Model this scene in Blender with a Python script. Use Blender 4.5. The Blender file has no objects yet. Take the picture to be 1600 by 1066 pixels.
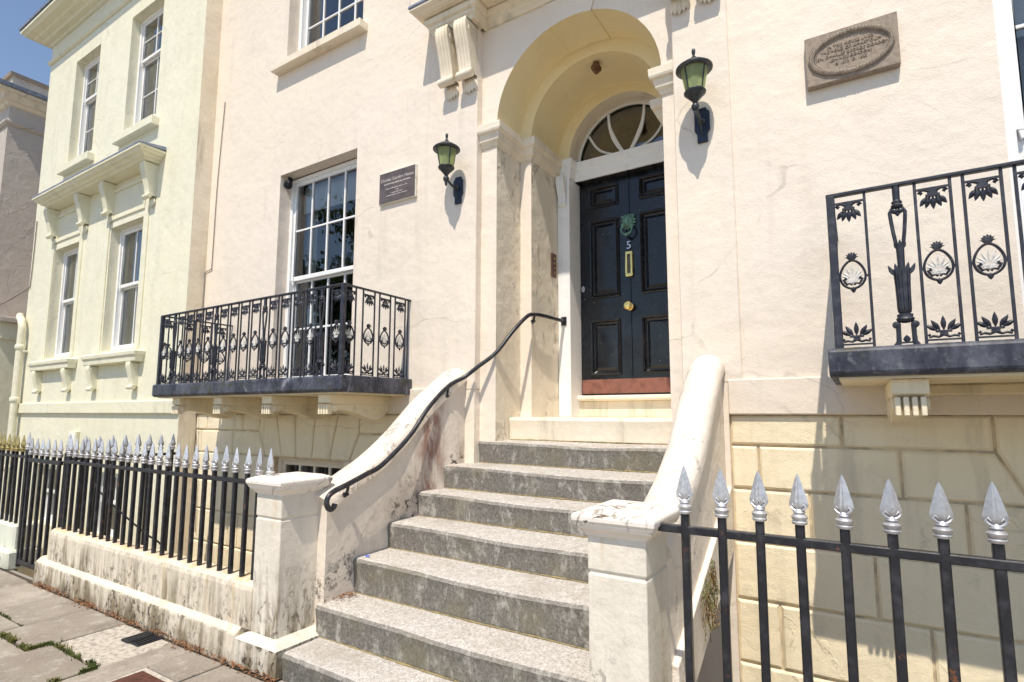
import bpy, bmesh, math, random
from mathutils import Matrix, Vector, noise as mnoise
random.seed(7)
sc = bpy.context.scene
# ------------------------------------------------------------------ camera
cam = bpy.data.cameras.new("camera"); cam_o = bpy.data.objects.new("camera", cam)
sc.collection.objects.link(cam_o); sc.camera = cam_o
EYE = 1.6
YAW, PITCH, ROLL = math.radians(-31.931), math.radians(6.273), math.radians(0.0985)
cam.sensor_width = 36.0; cam.lens = 859.73 / 1600 * 36.0
cam.shift_x = -2.86 / 1600; cam.shift_y = 19.82 / 1600
cam.clip_start = 0.05; cam.clip_end = 6000
_f = Vector((math.sin(YAW) * math.cos(PITCH), math.cos(YAW) * math.cos(PITCH), math.sin(PITCH)))
_r = Vector((math.cos(YAW), -math.sin(YAW), 0)); _u = _r.cross(_f)
_r2 = _r * math.cos(ROLL) + _u * math.sin(ROLL); _u2 = _u * math.cos(ROLL) - _r * math.sin(ROLL)
cam_o.matrix_world = Matrix(((_r2.x, _u2.x, -_f.x, 0), (_r2.y, _u2.y, -_f.y, 0), (_r2.z, _u2.z, -_f.z, EYE), (0, 0, 0, 1)))
# ------------------------------------------------------------------ sky, sun, exposure
SUN_DIR = Vector((-0.235, 1.0, -1.8)).normalized()          # the way the light travels
elev = math.asin(-SUN_DIR.z); az = math.atan2(-SUN_DIR.x, -SUN_DIR.y)   # towards the sun, from +Y clockwise
w = bpy.data.worlds.new("World"); sc.world = w; w.use_nodes = True
nt = w.node_tree; bg = nt.nodes["Background"]
sky = nt.nodes.new("ShaderNodeTexSky"); sky.sky_type = 'NISHITA'; sky.sun_disc = False
sky.sun_elevation = elev; sky.sun_rotation = az; sky.air_density = 1.0; sky.dust_density = 0.3; sky.ozone_density = 1.4
hs = nt.nodes.new('ShaderNodeHueSaturation'); hs.inputs['Saturation'].default_value = 0.95; hs.inputs['Value'].default_value = 1.1
nt.links.new(sky.outputs[0], hs.inputs['Color']); nt.links.new(hs.outputs[0], bg.inputs[0]); bg.inputs[1].default_value = 0.14
sl = bpy.data.lights.new("sun", 'SUN'); sl.energy = 4.5; sl.angle = math.radians(0.5); sl.color = (1.0, 0.91, 0.785)
so = bpy.data.objects.new("sun", sl); sc.collection.objects.link(so)
so.rotation_euler = SUN_DIR.to_track_quat('-Z', 'Y').to_euler(); so.location = (3, -8, 20)
sc.view_settings.view_transform = 'Standard'; sc.view_settings.look = 'None'
sc.view_settings.exposure = 0.10; sc.view_settings.gamma = 1.0; sc.view_settings.use_curve_mapping = False
sc.render.engine = 'CYCLES'; sc.cycles.use_denoising = True
sc.cycles.max_bounces = 7; sc.cycles.diffuse_bounces = 4; sc.cycles.glossy_bounces = 3; sc.cycles.transparent_max_bounces = 10
sc.cycles.use_adaptive_sampling = True; sc.cycles.adaptive_threshold = 0.03
sc.cycles.caustics_reflective = False; sc.cycles.caustics_refractive = False

# ------------------------------------------------------------------ materials
class NT:
    def __init__(s, name):
        s.m = bpy.data.materials.new(name); s.m.use_nodes = True; s.t = s.m.node_tree
        s.b = s.t.nodes["Principled BSDF"]; s.out = s.t.nodes["Material Output"]
        s.pos = s.t.nodes.new("ShaderNodeNewGeometry").outputs["Position"]
    def n(s, typ, **kw):
        nd = s.t.nodes.new(typ)
        for k, v in kw.items():
            if k.startswith('_'): setattr(nd, k[1:], v)
        return nd
    def set(s, sock, v):
        if hasattr(v, 'links') or isinstance(v, bpy.types.NodeSocket): s.t.links.new(v, sock)
        else: sock.default_value = (tuple(v) + (1,)) if isinstance(v, (tuple, list)) and len(v) == 3 and sock.type == 'RGBA' else v
    def map(s, scale=(1, 1, 1), vec=None, loc=(0, 0, 0)):
        nd = s.n("ShaderNodeMapping"); s.set(nd.inputs[0], vec or s.pos); nd.inputs[3].default_value = scale; nd.inputs[1].default_value = loc
        return nd.outputs[0]
    def noise(s, scale, detail=4, vec=None, rough=0.55, dist=0.0):
        nd = s.n("ShaderNodeTexNoise"); s.set(nd.inputs["Vector"], vec or s.pos)
        nd.inputs["Scale"].default_value = scale; nd.inputs["Detail"].default_value = detail
        nd.inputs["Roughness"].default_value = rough; nd.inputs["Distortion"].default_value = dist
        return nd.outputs["Fac"]
    def noisec(s, scale, vec=None):
        nd = s.n("ShaderNodeTexNoise"); s.set(nd.inputs["Vector"], vec or s.pos); nd.inputs["Scale"].default_value = scale
        nd.inputs["Detail"].default_value = 3
        return nd.outputs["Color"]
    def voro(s, scale, vec=None, feature='F1', rnd=1.0):
        nd = s.n("ShaderNodeTexVoronoi", _feature=feature); s.set(nd.inputs["Vector"], vec or s.pos)
        nd.inputs["Scale"].default_value = scale; nd.inputs["Randomness"].default_value = rnd
        return nd.outputs["Distance"]
    def ramp(s, fac, a, b, lo=0.0, hi=1.0):
        nd = s.n("ShaderNodeMapRange", _interpolation_type='SMOOTHSTEP'); s.set(nd.inputs[0], fac)
        nd.inputs[1].default_value = a; nd.inputs[2].default_value = b; nd.inputs[3].default_value = lo; nd.inputs[4].default_value = hi
        return nd.outputs[0]
    def math(s, op, a, b=0.0):
        nd = s.n("ShaderNodeMath", _operation=op); s.set(nd.inputs[0], a); s.set(nd.inputs[1], b); return nd.outputs[0]
    def vadd(s, a, b, k):
        nd = s.n("ShaderNodeVectorMath", _operation='MULTIPLY_ADD'); s.set(nd.inputs[0], b); nd.inputs[1].default_value = (k, k, k); s.set(nd.inputs[2], a)
        return nd.outputs[0]
    def mix(s, fac, a, b):
        nd = s.n("ShaderNodeMix", _data_type='RGBA'); s.set(nd.inputs[0], fac); s.set(nd.inputs[6], a); s.set(nd.inputs[7], b)
        return nd.outputs[2]
    def sep(s, v, i):
        nd = s.n("ShaderNodeSeparateXYZ"); s.set(nd.inputs[0], v); return nd.outputs[i]
    def normal(s): return s.n("ShaderNodeNewGeometry").outputs["Normal"]
    def bump(s, h, strength=0.5, dist=0.01, prev=None):
        nd = s.n("ShaderNodeBump"); nd.inputs["Strength"].default_value = strength; nd.inputs["Distance"].default_value = dist
        s.set(nd.inputs["Height"], h)
        if prev is not None: s.set(nd.inputs["Normal"], prev)
        return nd.outputs[0]
    def done(s, col, rough=0.6, metal=0.0, nrm=None, spec=0.4):
        s.set(s.b.inputs["Base Color"], col); s.set(s.b.inputs["Roughness"], rough); s.b.inputs["Metallic"].default_value = metal
        s.b.inputs["Specular IOR Level"].default_value = spec
        if nrm is not None: s.set(s.b.inputs["Normal"], nrm)
        return s.m

def mul(c, k): return tuple(min(1, x * k) for x in c)

def stucco(name, base, tint, crack=1.0, blister=0.0, grime=0.0, rough=0.62, runs=0.0):
    n = NT(name)
    big = n.noise(0.55, 4); mid = n.noise(3.2, 4, n.map((1, 1, 0.6)))
    col = n.mix(n.ramp(big, 0.32, 0.7), base, tint)
    col = n.mix(n.ramp(mid, 0.5, 0.78, 0, 0.35), col, mul(base, 0.86))
    if runs > 0:      # faint rain runs and squarish old repair patches
        rn = n.math('MULTIPLY', n.ramp(n.noise(2.2, 4, n.map((3, 3, .16)), .6), .50, .74), n.ramp(n.noise(.9, 2), .42, .62))
        col = n.mix(n.math('MULTIPLY', rn, 0.36 * runs), col, mul(base, .70))
        pv = n.n("ShaderNodeTexVoronoi", _distance='CHEBYCHEV'); n.set(pv.inputs["Vector"], n.vadd(n.map((.8, .8, .9)), n.noisec(6), .03)); pv.inputs["Scale"].default_value = 1.0
        pt = n.ramp(n.sep(pv.outputs["Color"], 0), .62, .64, 0, .45)
        col = n.mix(n.math('MULTIPLY', pt, runs), col, (tint[0] * 1.03, tint[1] * 1.02, tint[2] * .97))
    # hairline cracks and old repairs running through the render
    wv = n.vadd(n.map((0.42, 0.8, 0.75)), n.noisec(1.1), 0.42)
    wv = n.vadd(wv, n.noisec(5.0), 0.06)
    cr = n.voro(1.0, wv, 'DISTANCE_TO_EDGE')
    line = n.ramp(cr, 0.0, 0.008, 1, 0)
    msk = n.ramp(n.noise(0.8, 2), 0.44, 0.54); msk2 = n.ramp(n.noise(2.6, 3), 0.42, 0.60)
    line = n.math('MULTIPLY', n.math('MULTIPLY', line, msk), msk2)
    wv2 = n.vadd(n.vadd(n.map((0.7, 1.0, 1.5), None, (3.3, 1.7, 5.1)), n.noisec(2.3), 0.3), n.noisec(11), 0.035)
    cr2 = n.voro(1.6, wv2, 'DISTANCE_TO_EDGE'); m3 = n.ramp(n.noise(1.3, 3, n.map((1, 1, 1), None, (7, 3, 1))), 0.50, 0.60)
    m3 = n.math('MULTIPLY', m3, n.ramp(n.noise(5, 2), 0.45, 0.6))
    line = n.math('MAXIMUM', line, n.math('MULTIPLY', n.ramp(cr2, 0, 0.010, 0.8, 0), m3))
    col = n.mix(n.math('MULTIPLY', line, 0.60 * crack), col, mul(base, 0.38))
    fine = n.noise(95, 2); lump = n.noise(9, 4, None, 0.6); wav = n.noise(2.1, 3)
    h = n.math('ADD', n.math('MULTIPLY', lump, 0.6), n.math('MULTIPLY', fine, 0.16))
    h = n.math('ADD', h, n.math('MULTIPLY', wav, 1.7))
    if blister > 0:
        bl = n.ramp(n.noise(6.5, 6, n.map((1, 1, 0.8)), 0.65, 0.6), 0.55, 0.62)
        spot = n.ramp(n.noise(1.7, 2), 0.46, 0.62)
        bl = n.math('MULTIPLY', bl, spot)
        h = n.math('ADD', h, n.math('MULTIPLY', bl, 1.1 * blister))
        edge = n.ramp(n.noise(6.5, 6, n.map((1, 1, 0.8)), 0.65, 0.6), 0.60, 0.635)
        hole = n.math('MULTIPLY', n.math('MULTIPLY', edge, n.ramp(n.noise(2.2, 3), 0.55, 0.66)), 0.55 * blister)
        col = n.mix(hole, col, (0.30, 0.23, 0.16))
    if grime > 0:
        gz = n.ramp(n.noise(1.4, 6, n.map((3.2, 3.2, 0.5)), 0.65), 0.5, 0.72)
        col = n.mix(n.math('MULTIPLY', gz, grime), col, (0.30, 0.25, 0.17))
    return n.done(col, rough, 0, n.bump(h, 0.75, 0.014 + 0.012 * blister), 0.35)

M = {}
WALL = (0.785, 0.69, 0.575); WALL2 = (0.82, 0.73, 0.63)
M['wall'] = stucco('pink cream stucco', WALL, WALL2, 0.6, runs=0.9)
M['base'] = stucco('yellow cream stucco', (0.85, 0.735, 0.515), (0.865, 0.77, 0.58), 0.5, 0.25, 0.35, runs=0.9)
M['arch'] = stucco('cream arch with painted warm bounce', (0.88, 0.735, 0.42), (0.885, 0.765, 0.49), 0.15)  # warm bounce light in the shaded vaults is put into this yellower colour
M['reveal'] = stucco('blistered reveal stucco', (0.78, 0.69, 0.54), (0.82, 0.74, 0.61), 0.8, 1.0, 0.15)
M['trim'] = stucco('cream trim paint', (0.80, 0.70, 0.53), (0.84, 0.76, 0.63), 0.0, 0.0, 0.5)
M['green'] = stucco('pale green cream stucco', (0.775, 0.74, 0.565), (0.80, 0.772, 0.615), 0.5, 0, 0.12, runs=0.8)
M['greentrim'] = stucco('pale green cream trim', (0.78, 0.742, 0.55), (0.80, 0.772, 0.61), 0.0, 0, 0.2)
M['grey'] = stucco('grey house stucco', (0.52, 0.46, 0.40), (0.60, 0.53, 0.46), 1.0, 0.5)
M['flank'] = stucco('worn cream stair wall paint', (0.78, 0.69, 0.585), (0.82, 0.745, 0.655), 0.4, 0.9, 0.3)

def whitewood():
    n = NT('white window paint'); c = n.mix(n.ramp(n.noise(14, 4), 0.5, 0.8), (0.86, 0.86, 0.85), (0.78, 0.77, 0.74))
    return n.done(c, 0.38, 0, n.bump(n.noise(60, 3), 0.2, 0.002))
M['white'] = whitewood()

def dirty(name, base, amount=1.0, low=0.6):
    """old masonry paint with black algae, rust runs and flaking, worst near the pavement"""
    n = NT(name)
    col = n.mix(n.ramp(n.noise(2.2, 5), 0.35, 0.7), base, mul(base, 0.90))
    z = n.sep(n.pos, 2)
    lowm = n.ramp(z, 0.02, low, 1, 0); vlow = n.ramp(z, 0.0, 0.19, 1, 0)
    nz = n.math('ABSOLUTE', n.sep(n.normal(), 2)); vert = n.ramp(nz, 0.25, 0.6, 1, 0.12)
    streak = n.ramp(n.noise(4.2, 8, n.map((3.0, 3.0, 0.33)), 0.72, 0.35), 0.40, 0.66)
    broad = n.ramp(n.noise(2.7, 6, n.map((1, 1, .6)), 0.66), 0.38, 0.72)
    speck = n.ramp(n.noise(21, 8, n.map((1, 1, 0.7)), 0.76, 0.5), 0.515, 0.60)
    blot = n.ramp(n.noise(2.9, 4), 0.36, 0.54)
    d = n.math('MULTIPLY', n.math('MULTIPLY', n.math('MULTIPLY', streak, n.math('ADD', broad, 0.35)), vert), n.math('MULTIPLY', n.math('ADD', n.math('MULTIPLY', lowm, 0.8), 0.10), amount))
    col = n.mix(d, col, (0.30, 0.255, 0.18))
    col = n.mix(n.math('MULTIPLY', n.math('MULTIPLY', n.math('MULTIPLY', broad, vlow), vert), 0.8 * amount), col, (0.23, 0.185, 0.12))
    chips = n.math('MULTIPLY', n.math('MULTIPLY', n.math('MULTIPLY', speck, blot), vert), n.math('ADD', n.math('MULTIPLY', lowm, 0.95), 0.05 * amount))
    col = n.mix(chips, col, (0.075, 0.052, 0.035))
    topst = n.math('MULTIPLY', n.math('MULTIPLY', n.ramp(nz, .5, .9), n.ramp(z, .40, .47)), n.ramp(n.noise(6, 5, n.map((1.4, .7, 1)), .65), .40, .62))
    topst = n.math('MULTIPLY', topst, n.ramp(z, .60, .55))
    col = n.mix(n.math('MULTIPLY', topst, .7), col, (0.66, 0.45, 0.20))
    run = n.ramp(n.noise(5, 5, n.map((2.4, 2.4, 0.14)), .6, .3), 0.56, 0.72)
    col = n.mix(n.math('MULTIPLY', run, 0.22 * amount), col, (0.60, 0.44, 0.22))
    h = n.math('ADD', n.math('MULTIPLY', n.noise(24, 5, None, 0.65), 0.7), n.math('MULTIPLY', n.noise(4, 3), 1.2))
    h = n.math('SUBTRACT', h, n.math('MULTIPLY', chips, 0.5))
    return n.done(col, 0.75, 0, n.bump(h, 0.6, 0.010), 0.3)
M['pier'] = dirty('weathered pier paint', (0.79, 0.73, 0.625), 1.5, 0.80)
M['lowwall'] = dirty('stained low wall paint', (0.76, 0.68, 0.55), 2.3, 0.62)
M['nextwall'] = dirty('pale green low wall paint', (0.74, 0.76, 0.64), 0.6, 0.3)

def capmat():
    n = NT('flaking cap paint')
    f = n.noise(9, 7, n.map((1, 1, 1)), 0.7, 0.9)
    hole = n.math('MULTIPLY', n.ramp(f, 0.585, 0.62), n.ramp(n.noise(2.6, 2), 0.42, 0.6))
    wv = n.vadd(n.pos, n.noisec(9), 0.06)
    cr = n.ramp(n.voro(7, wv, 'DISTANCE_TO_EDGE'), 0.0, 0.035, 1, 0); cr = n.math('MULTIPLY', cr, n.ramp(n.noise(5, 2), 0.45, 0.6))
    d = n.math('MAXIMUM', hole, n.math('MULTIPLY', cr, 0.7))
    col = n.mix(d, (0.83, 0.77, 0.69), (0.13, 0.09, 0.06))
    col = n.mix(n.ramp(n.noise(5, 5), 0.55, 0.8, 0, 0.5), col, (0.55, 0.45, 0.32))
    return n.done(col, 0.7, 0, n.bump(n.math('SUBTRACT', n.math('MULTIPLY', n.noise(30, 4), 0.5), d), 0.6, 0.006))
M['cap'] = capmat()

def flankstain():
    n = NT('stained stair wall paint')
    base = n.mix(n.ramp(n.noise(1.6, 5), 0.35, 0.7), (0.78, 0.70, 0.60), (0.70, 0.62, 0.53))
    y = n.sep(n.pos, 1); z = n.sep(n.pos, 2)
    # damp band hugging the treads, rust red run near the top of the sweep
    rise = n.math('SUBTRACT', z, n.math('MULTIPLY', n.math('SUBTRACT', y, 2.35), 0.70))
    low = n.ramp(rise, 0.12, 0.56, 1, 0)
    sp = n.ramp(n.noise(15, 8, None, 0.76, 0.5), 0.50, 0.59); bl = n.ramp(n.noise(3.1, 3), 0.42, 0.56)
    col = n.mix(n.math('MULTIPLY', n.math('MULTIPLY', low, n.ramp(n.noise(4, 6, n.map((1, 1, .5)), .65), 0.42, 0.7)), 0.75), base, (0.33, 0.28, 0.22))
    col = n.mix(n.math('MULTIPLY', n.math('MULTIPLY', sp, bl), n.math('ADD', n.math('MULTIPLY', low, 0.95), 0.05)), col, (0.04, 0.03, 0.022))
    rz = n.math('MULTIPLY', n.ramp(y, 3.38, 3.55), n.ramp(y, 3.62, 3.80, 1, 0))
    rr = n.math('MULTIPLY', rz, n.ramp(n.noise(5, 6, n.map((1, 2.2, .6)), .65), 0.36, 0.62))
    col = n.mix(n.math('MULTIPLY', rr, 0.85), col, (0.21, 0.085, 0.055))
    h = n.math('ADD', n.math('MULTIPLY', n.noise(18, 6, None, .65), 0.9), n.math('MULTIPLY', n.noise(4, 3), 1.1))
    return n.done(col, 0.75, 0, n.bump(h, 0.6, 0.012), 0.3)
M['flankin'] = flankstain()

def stepmat():
    n = NT('lichen spotted granite')
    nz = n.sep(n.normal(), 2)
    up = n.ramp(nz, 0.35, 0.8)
    g = n.noise(260, 3, None, .6); g2 = n.noise(62, 7, None, 0.78); g3 = n.noise(3.2, 6, None, .65)
    gm = n.noise(24, 7, None, .78)
    tread = n.mix(n.ramp(g2, 0.34, 0.64), (0.36, 0.325, 0.28), (0.64, 0.605, 0.56))
    tread = n.mix(n.ramp(gm, 0.46, 0.66, 0, 0.7), tread, (0.74, 0.71, 0.67))
    tread = n.mix(n.ramp(n.noise(110, 4, None, .75), 0.53, 0.63, 0, 0.7), tread, (0.17, 0.145, 0.12))
    tread = n.mix(n.ramp(g3, 0.46, 0.70, 0, 0.45), tread, (0.33, 0.285, 0.22))
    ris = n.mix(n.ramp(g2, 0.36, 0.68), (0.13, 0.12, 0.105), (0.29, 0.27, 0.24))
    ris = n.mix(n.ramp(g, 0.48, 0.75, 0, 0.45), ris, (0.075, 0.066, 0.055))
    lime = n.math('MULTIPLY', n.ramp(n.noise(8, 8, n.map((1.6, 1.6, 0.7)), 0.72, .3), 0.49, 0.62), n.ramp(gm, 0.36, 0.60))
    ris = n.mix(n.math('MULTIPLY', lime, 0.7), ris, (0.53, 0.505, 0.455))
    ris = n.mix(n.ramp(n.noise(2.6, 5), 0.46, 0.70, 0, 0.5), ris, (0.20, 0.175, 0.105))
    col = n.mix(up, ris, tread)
    h = n.math('ADD', n.math('MULTIPLY', g, 0.5), n.math('MULTIPLY', g2, 1.1))
    return n.done(col, 0.9, 0, n.bump(h, 0.6, 0.004), 0.2)
M['step'] = stepmat()

def ironmat(name, base, rough=0.42, rust=0.25, dust=0.25):
    n = NT(name)
    c = n.mix(n.ramp(n.noise(20, 5), 0.45, 0.75, 0, dust), base, (0.16, 0.16, 0.18))
    r = n.math('MULTIPLY', n.ramp(n.noise(26, 5, None, .7), 0.60, 0.68), n.ramp(n.noise(5, 2), 0.5, 0.65))
    c = n.mix(n.math('MULTIPLY', r, rust * 2.5), c, (0.17, 0.065, 0.03))
    return n.done(c, rough, 0, n.bump(n.noise(45, 4), 0.35, 0.003), 0.5)
M['iron'] = ironmat('black gloss iron paint', (0.014, 0.015, 0.02), 0.34, 0.75, 0.2)
M['grille'] = ironmat('blue black balcony iron', (0.020, 0.022, 0.034), 0.45, 0.0, 0.3)
def slabmat():
    n = NT('chipped blue black slab paint')
    c = n.mix(n.ramp(n.noise(5, 7, n.map((1, 1, .45)), .7), 0.36, 0.70), (0.018, 0.020, 0.034), (0.115, 0.122, 0.155))
    c = n.mix(n.ramp(n.noise(24, 7, n.map((1, 1, .8)), .75), 0.52, 0.68, 0, .7), c, (0.19, 0.195, 0.21))
    c = n.mix(n.math('MULTIPLY', n.ramp(n.noise(14, 6, None, .75), 0.50, 0.60), n.ramp(n.noise(2.4, 3), 0.44, 0.6)), c, (0.055, 0.055, 0.03))
    c = n.mix(n.ramp(n.noise(40, 5, None, .7), 0.62, 0.68, 0, .8), c, (0.008, 0.008, 0.009))
    wv = n.vadd(n.map((0.9, 0.9, 0.25)), n.noisec(4), 0.09)
    cr = n.math('MULTIPLY', n.ramp(n.voro(1.6, wv, 'DISTANCE_TO_EDGE'), 0.0, 0.016, 1, 0), n.ramp(n.noise(3, 2), 0.5, 0.6))
    c = n.mix(n.math('MULTIPLY', cr, 0.6), c, (0.35, 0.35, 0.4))
    return n.done(c, 0.5, 0, n.bump(n.noise(30, 5), 0.4, 0.004), 0.4)
M['slab'] = slabmat()
def metal(name, base, rough, var=0.75, metal_=1.0, scale=20):
    n = NT(name); c = n.mix(n.ramp(n.noise(scale, 5), 0.4, 0.72), base, mul(base, var))
    return n.done(c, n.ramp(n.noise(scale * .7, 4), .3, .7, rough * .8, rough * 1.25), metal_, n.bump(n.noise(scale * 2, 3), 0.2, 0.003), 0.5)
def silvermat():
    n = NT('chipped silver paint'); c = n.mix(n.ramp(n.noise(60, 4), .4, .7), (.66, .66, .67), (.50, .50, .52))
    ch = n.math('MULTIPLY', n.ramp(n.noise(95, 5, None, .7), .60, .66), n.ramp(n.noise(9, 2), .48, .6))
    c = n.mix(ch, c, (.05, .045, .04)); c = n.mix(n.ramp(n.noise(1.9, 2), .45, .62, 0, .45), c, (.34, .34, .36))
    return n.done(c, .42, .55, n.bump(n.noise(70, 3), .35, .003), .5)
M['silver'] = silvermat()
M['gold'] = metal('gold spear paint', (0.46, 0.38, 0.16), 0.45, 0.5, 0.5, 40)
M['brass'] = metal('polished brass', (0.86, 0.62, 0.22), 0.22, 0.8)
M['darkreflbrass'] = metal('brass flap with painted dark reflection', (0.13, 0.10, 0.06), 0.3, 0.6, 0.8)  # letter flap brass, coloured dark to stand for a dark reflection
M['copper'] = metal('dull copper plate', (0.30, 0.125, 0.09), 0.5, 0.65, 0.3, 14)
M['verdigris'] = metal('verdigris bronze', (0.18, 0.36, 0.29), 0.6, 0.55, 0.15, 35)
M['steel'] = metal('brushed steel', (0.6, 0.6, 0.6), 0.35)
M['lead'] = metal('weathered lead flashing', (0.30, 0.34, 0.42), 0.55, 0.6, 0.2, 12)
M['lampiron'] = metal('dark lamp metal', (0.055, 0.062, 0.068), 0.4, 0.6, 0.5, 30)
M['blueplate'] = metal('dark blue lamp plate', (0.018, 0.028, 0.055), 0.45, 0.6, 0.1, 30)
def doormat():
    n = NT('black blue door gloss')
    c = n.mix(n.ramp(n.noise(3.5, 4), 0.4, 0.7), (0.005, 0.0055, 0.008), (0.009, 0.0105, 0.015))
    ch = n.math('MULTIPLY', n.ramp(n.noise(55, 4, n.map((1, 1, .55)), .7), 0.675, 0.70), n.ramp(n.noise(3, 2), 0.42, 0.62))
    c = n.mix(n.math('MULTIPLY', ch, 0.8), c, (0.55, 0.52, 0.46))
    dust = n.ramp(n.noise(9, 6, n.map((1, 1, .3)), .65), 0.55, 0.85, 0, 0.07)
    c = n.mix(dust, c, (0.25, 0.24, 0.22))
    return n.done(c, n.ramp(n.noise(6, 4), .3, .7, .14, .32), 0, n.bump(n.noise(14, 3, n.map((1, 1, .15))), 0.12, 0.002), 0.5)
M['door'] = doormat()
def paving():
    n = NT('old paving stone')
    g = n.noise(70, 4); b = n.noise(1.7, 5); m = n.noise(9, 6, None, .68)
    rnd = n.n("ShaderNodeObjectInfo").outputs["Random"]
    c = n.mix(n.ramp(b, .35, .7), (0.31, 0.265, 0.215), (0.44, 0.39, 0.325))
    c = n.mix(n.ramp(rnd, 0, 1, 0, 0.45), c, (0.24, 0.205, 0.165))
    c = n.mix(n.ramp(n.noise(3.5, 5), .5, .72, 0, .5), c, (0.19, 0.165, 0.135))
    c = n.mix(n.ramp(m, .52, .70, 0, .55), c, (0.52, 0.48, 0.42)); c = n.mix(n.ramp(g, .5, .72, 0, .5), c, (0.14, 0.125, 0.11))
    h = n.math('ADD', n.math('MULTIPLY', g, .5), n.math('MULTIPLY', m, 1.2))
    return n.done(c, .88, 0, n.bump(h, .6, .006), .2)
M['paving'] = paving()
def simple(name, base, rough=.7, metal_=0., var=.75, scale=12, bump=.3):
    n = NT(name); c = n.mix(n.ramp(n.noise(scale, 5), .4, .7), base, mul(base, var))
    return n.done(c, rough, metal_, n.bump(n.noise(scale * 4, 3), bump, .004), .35)
M['road'] = simple('pale worn tarmac', (.34, .31, .275), .9, 0, .8, 4, .5)
M['areafloor'] = simple('pale painted area floor', (.50, .46, .38), .85, 0, .75, 5, .4)
M['patch'] = simple('pale mortar patch', (.56, .50, .42), .9, 0, .55, 30, .9)
M['joint'] = simple('dark joint earth', (.10, .08, .055), .95, 0, .5, 30, .8)
M['rust'] = simple('red brown iron cover', (.15, .058, .040), .6, .3, .55, 25, .6)
M['blackmetal'] = simple('black cast grating', (.025, .027, .033), .5, .2)
M['room'] = simple('dim room wall', (.30, .28, .25), .9)
M['floorboards'] = simple('dim room floor', (.09, .06, .04), .7)
M['curtain'] = simple('pale curtain cloth', (.56, .55, .52), .9, 0, .8, 6)
M['darkcurtain'] = simple('dark grey curtain cloth', (.14, .13, .13), .9)
M['blind'] = simple('white blind cloth', (.74, .75, .76), .85, 0, .95)
M['black'] = simple('black plastic', (.015, .015, .016), .45)
M['cablegrey'] = simple('grey cable sheath', (.30, .25, .21), .6)
M['pipe'] = simple('cream pipe paint', (.78, .74, .58), .45, 0, .88)
M['bronzeplate'] = metal('bronze plaque plate', (.19, .145, .13), .42, .75, .5, 10)
M['inscription'] = simple('pale inscription', (.62, .58, .55), .6)
M['plaquestone'] = simple('grey carved stone', (.36, .295, .235), .9, 0, .72, 40, .8)
M['brownbox'] = simple('rusty brown box', (.20, .10, .045), .8, 0, .45, 40)
M['bluebit'] = simple('blue plastic', (.02, .12, .75), .35)
M['intercom'] = simple('brown intercom plate', (.13, .06, .05), .5)
M['chalk'] = simple('chalky cream masonry', (.80, .76, .66), .8)
M['whiteorn'] = simple('white ornament paint', (.70, .69, .66), .6, 0, .6, 70)
M['stickerblue'] = simple('blue alarm sticker', (.03, .10, .25), .4)
def leafmat(name, a, b):
    n = NT(name); c = n.mix(n.ramp(n.noise(6, 3), .35, .68), a, b)
    m = n.done(c, .6, 0, None, .3); n.b.inputs["Subsurface Weight"].default_value = 0
    tr = n.n("ShaderNodeBsdfTranslucent"); n.set(tr.inputs[0], c)
    mx = n.n("ShaderNodeMixShader"); mx.inputs[0].default_value = .3
    n.t.links.new(n.b.outputs[0], mx.inputs[1]); n.t.links.new(tr.outputs[0], mx.inputs[2]); n.t.links.new(mx.outputs[0], n.out.inputs[0])
    return m
M['leaf'] = leafmat('tree leaf', (.045, .085, .02), (.09, .13, .03))
M['grass'] = leafmat('grass blade', (.085, .12, .03), (.20, .19, .06))
M['weed'] = leafmat('straggling weed', (.17, .19, .06), (.28, .17, .07))
M['litter'] = simple('dead leaf litter', (.20, .095, .045), .9, 0, 1.9, 60)
M['moss'] = simple('ochre moss and grit', (.34, .27, .13), .95, 0, .5, 40, .8)
M['grout'] = simple('dirty joint paint', (.74, .61, .42), .85, 0, .6, 9)
M['bark'] = simple('tree bark', (.10, .075, .05), .95)
def glassmat():
    n = NT('window glass')
    tr = n.n("ShaderNodeBsdfTransparent"); tr.inputs[0].default_value = (.80, .84, .84, 1)
    gl = n.n("ShaderNodeBsdfGlossy"); gl.inputs[0].default_value = (1, 1, 1, 1); gl.inputs["Roughness"].default_value = 0.0
    fr = n.n("ShaderNodeFresnel"); fr.inputs[0].default_value = 1.55
    nm = n.bump(n.noise(3.1, 2), .10, .02); n.set(gl.inputs["Normal"], nm); n.set(fr.inputs["Normal"], nm)
    k = n.math('MULTIPLY', fr.outputs[0], 1.9)          # both faces of the sheet
    mx = n.n("ShaderNodeMixShader"); n.set(mx.inputs[0], k); n.t.links.new(tr.outputs[0], mx.inputs[1]); n.t.links.new(gl.outputs[0], mx.inputs[2])
    n.t.links.new(mx.outputs[0], n.out.inputs[0]); return n.m
M['glass'] = glassmat()
def lampglass():
    n = NT('yellowed lantern glass')
    c = n.mix(n.ramp(n.noise(16, 3), .4, .7), (.62, .72, .40), (.52, .60, .30))
    n.done(c, .25, 0, None, .5)
    tr = n.n("ShaderNodeBsdfTranslucent"); n.set(tr.inputs[0], c)
    mx = n.n("ShaderNodeMixShader"); mx.inputs[0].default_value = .5
    n.t.links.new(n.b.outputs[0], mx.inputs[1]); n.t.links.new(tr.outputs[0], mx.inputs[2])
    tp = n.n("ShaderNodeBsdfTransparent"); tp.inputs[0].default_value = (.80, .88, .55, 1)
    m2 = n.n("ShaderNodeMixShader"); m2.inputs[0].default_value = .42
    n.t.links.new(mx.outputs[0], m2.inputs[1]); n.t.links.new(tp.outputs[0], m2.inputs[2]); n.t.links.new(m2.outputs[0], n.out.inputs[0]); return n.m
M['lampglass'] = lampglass()

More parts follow.
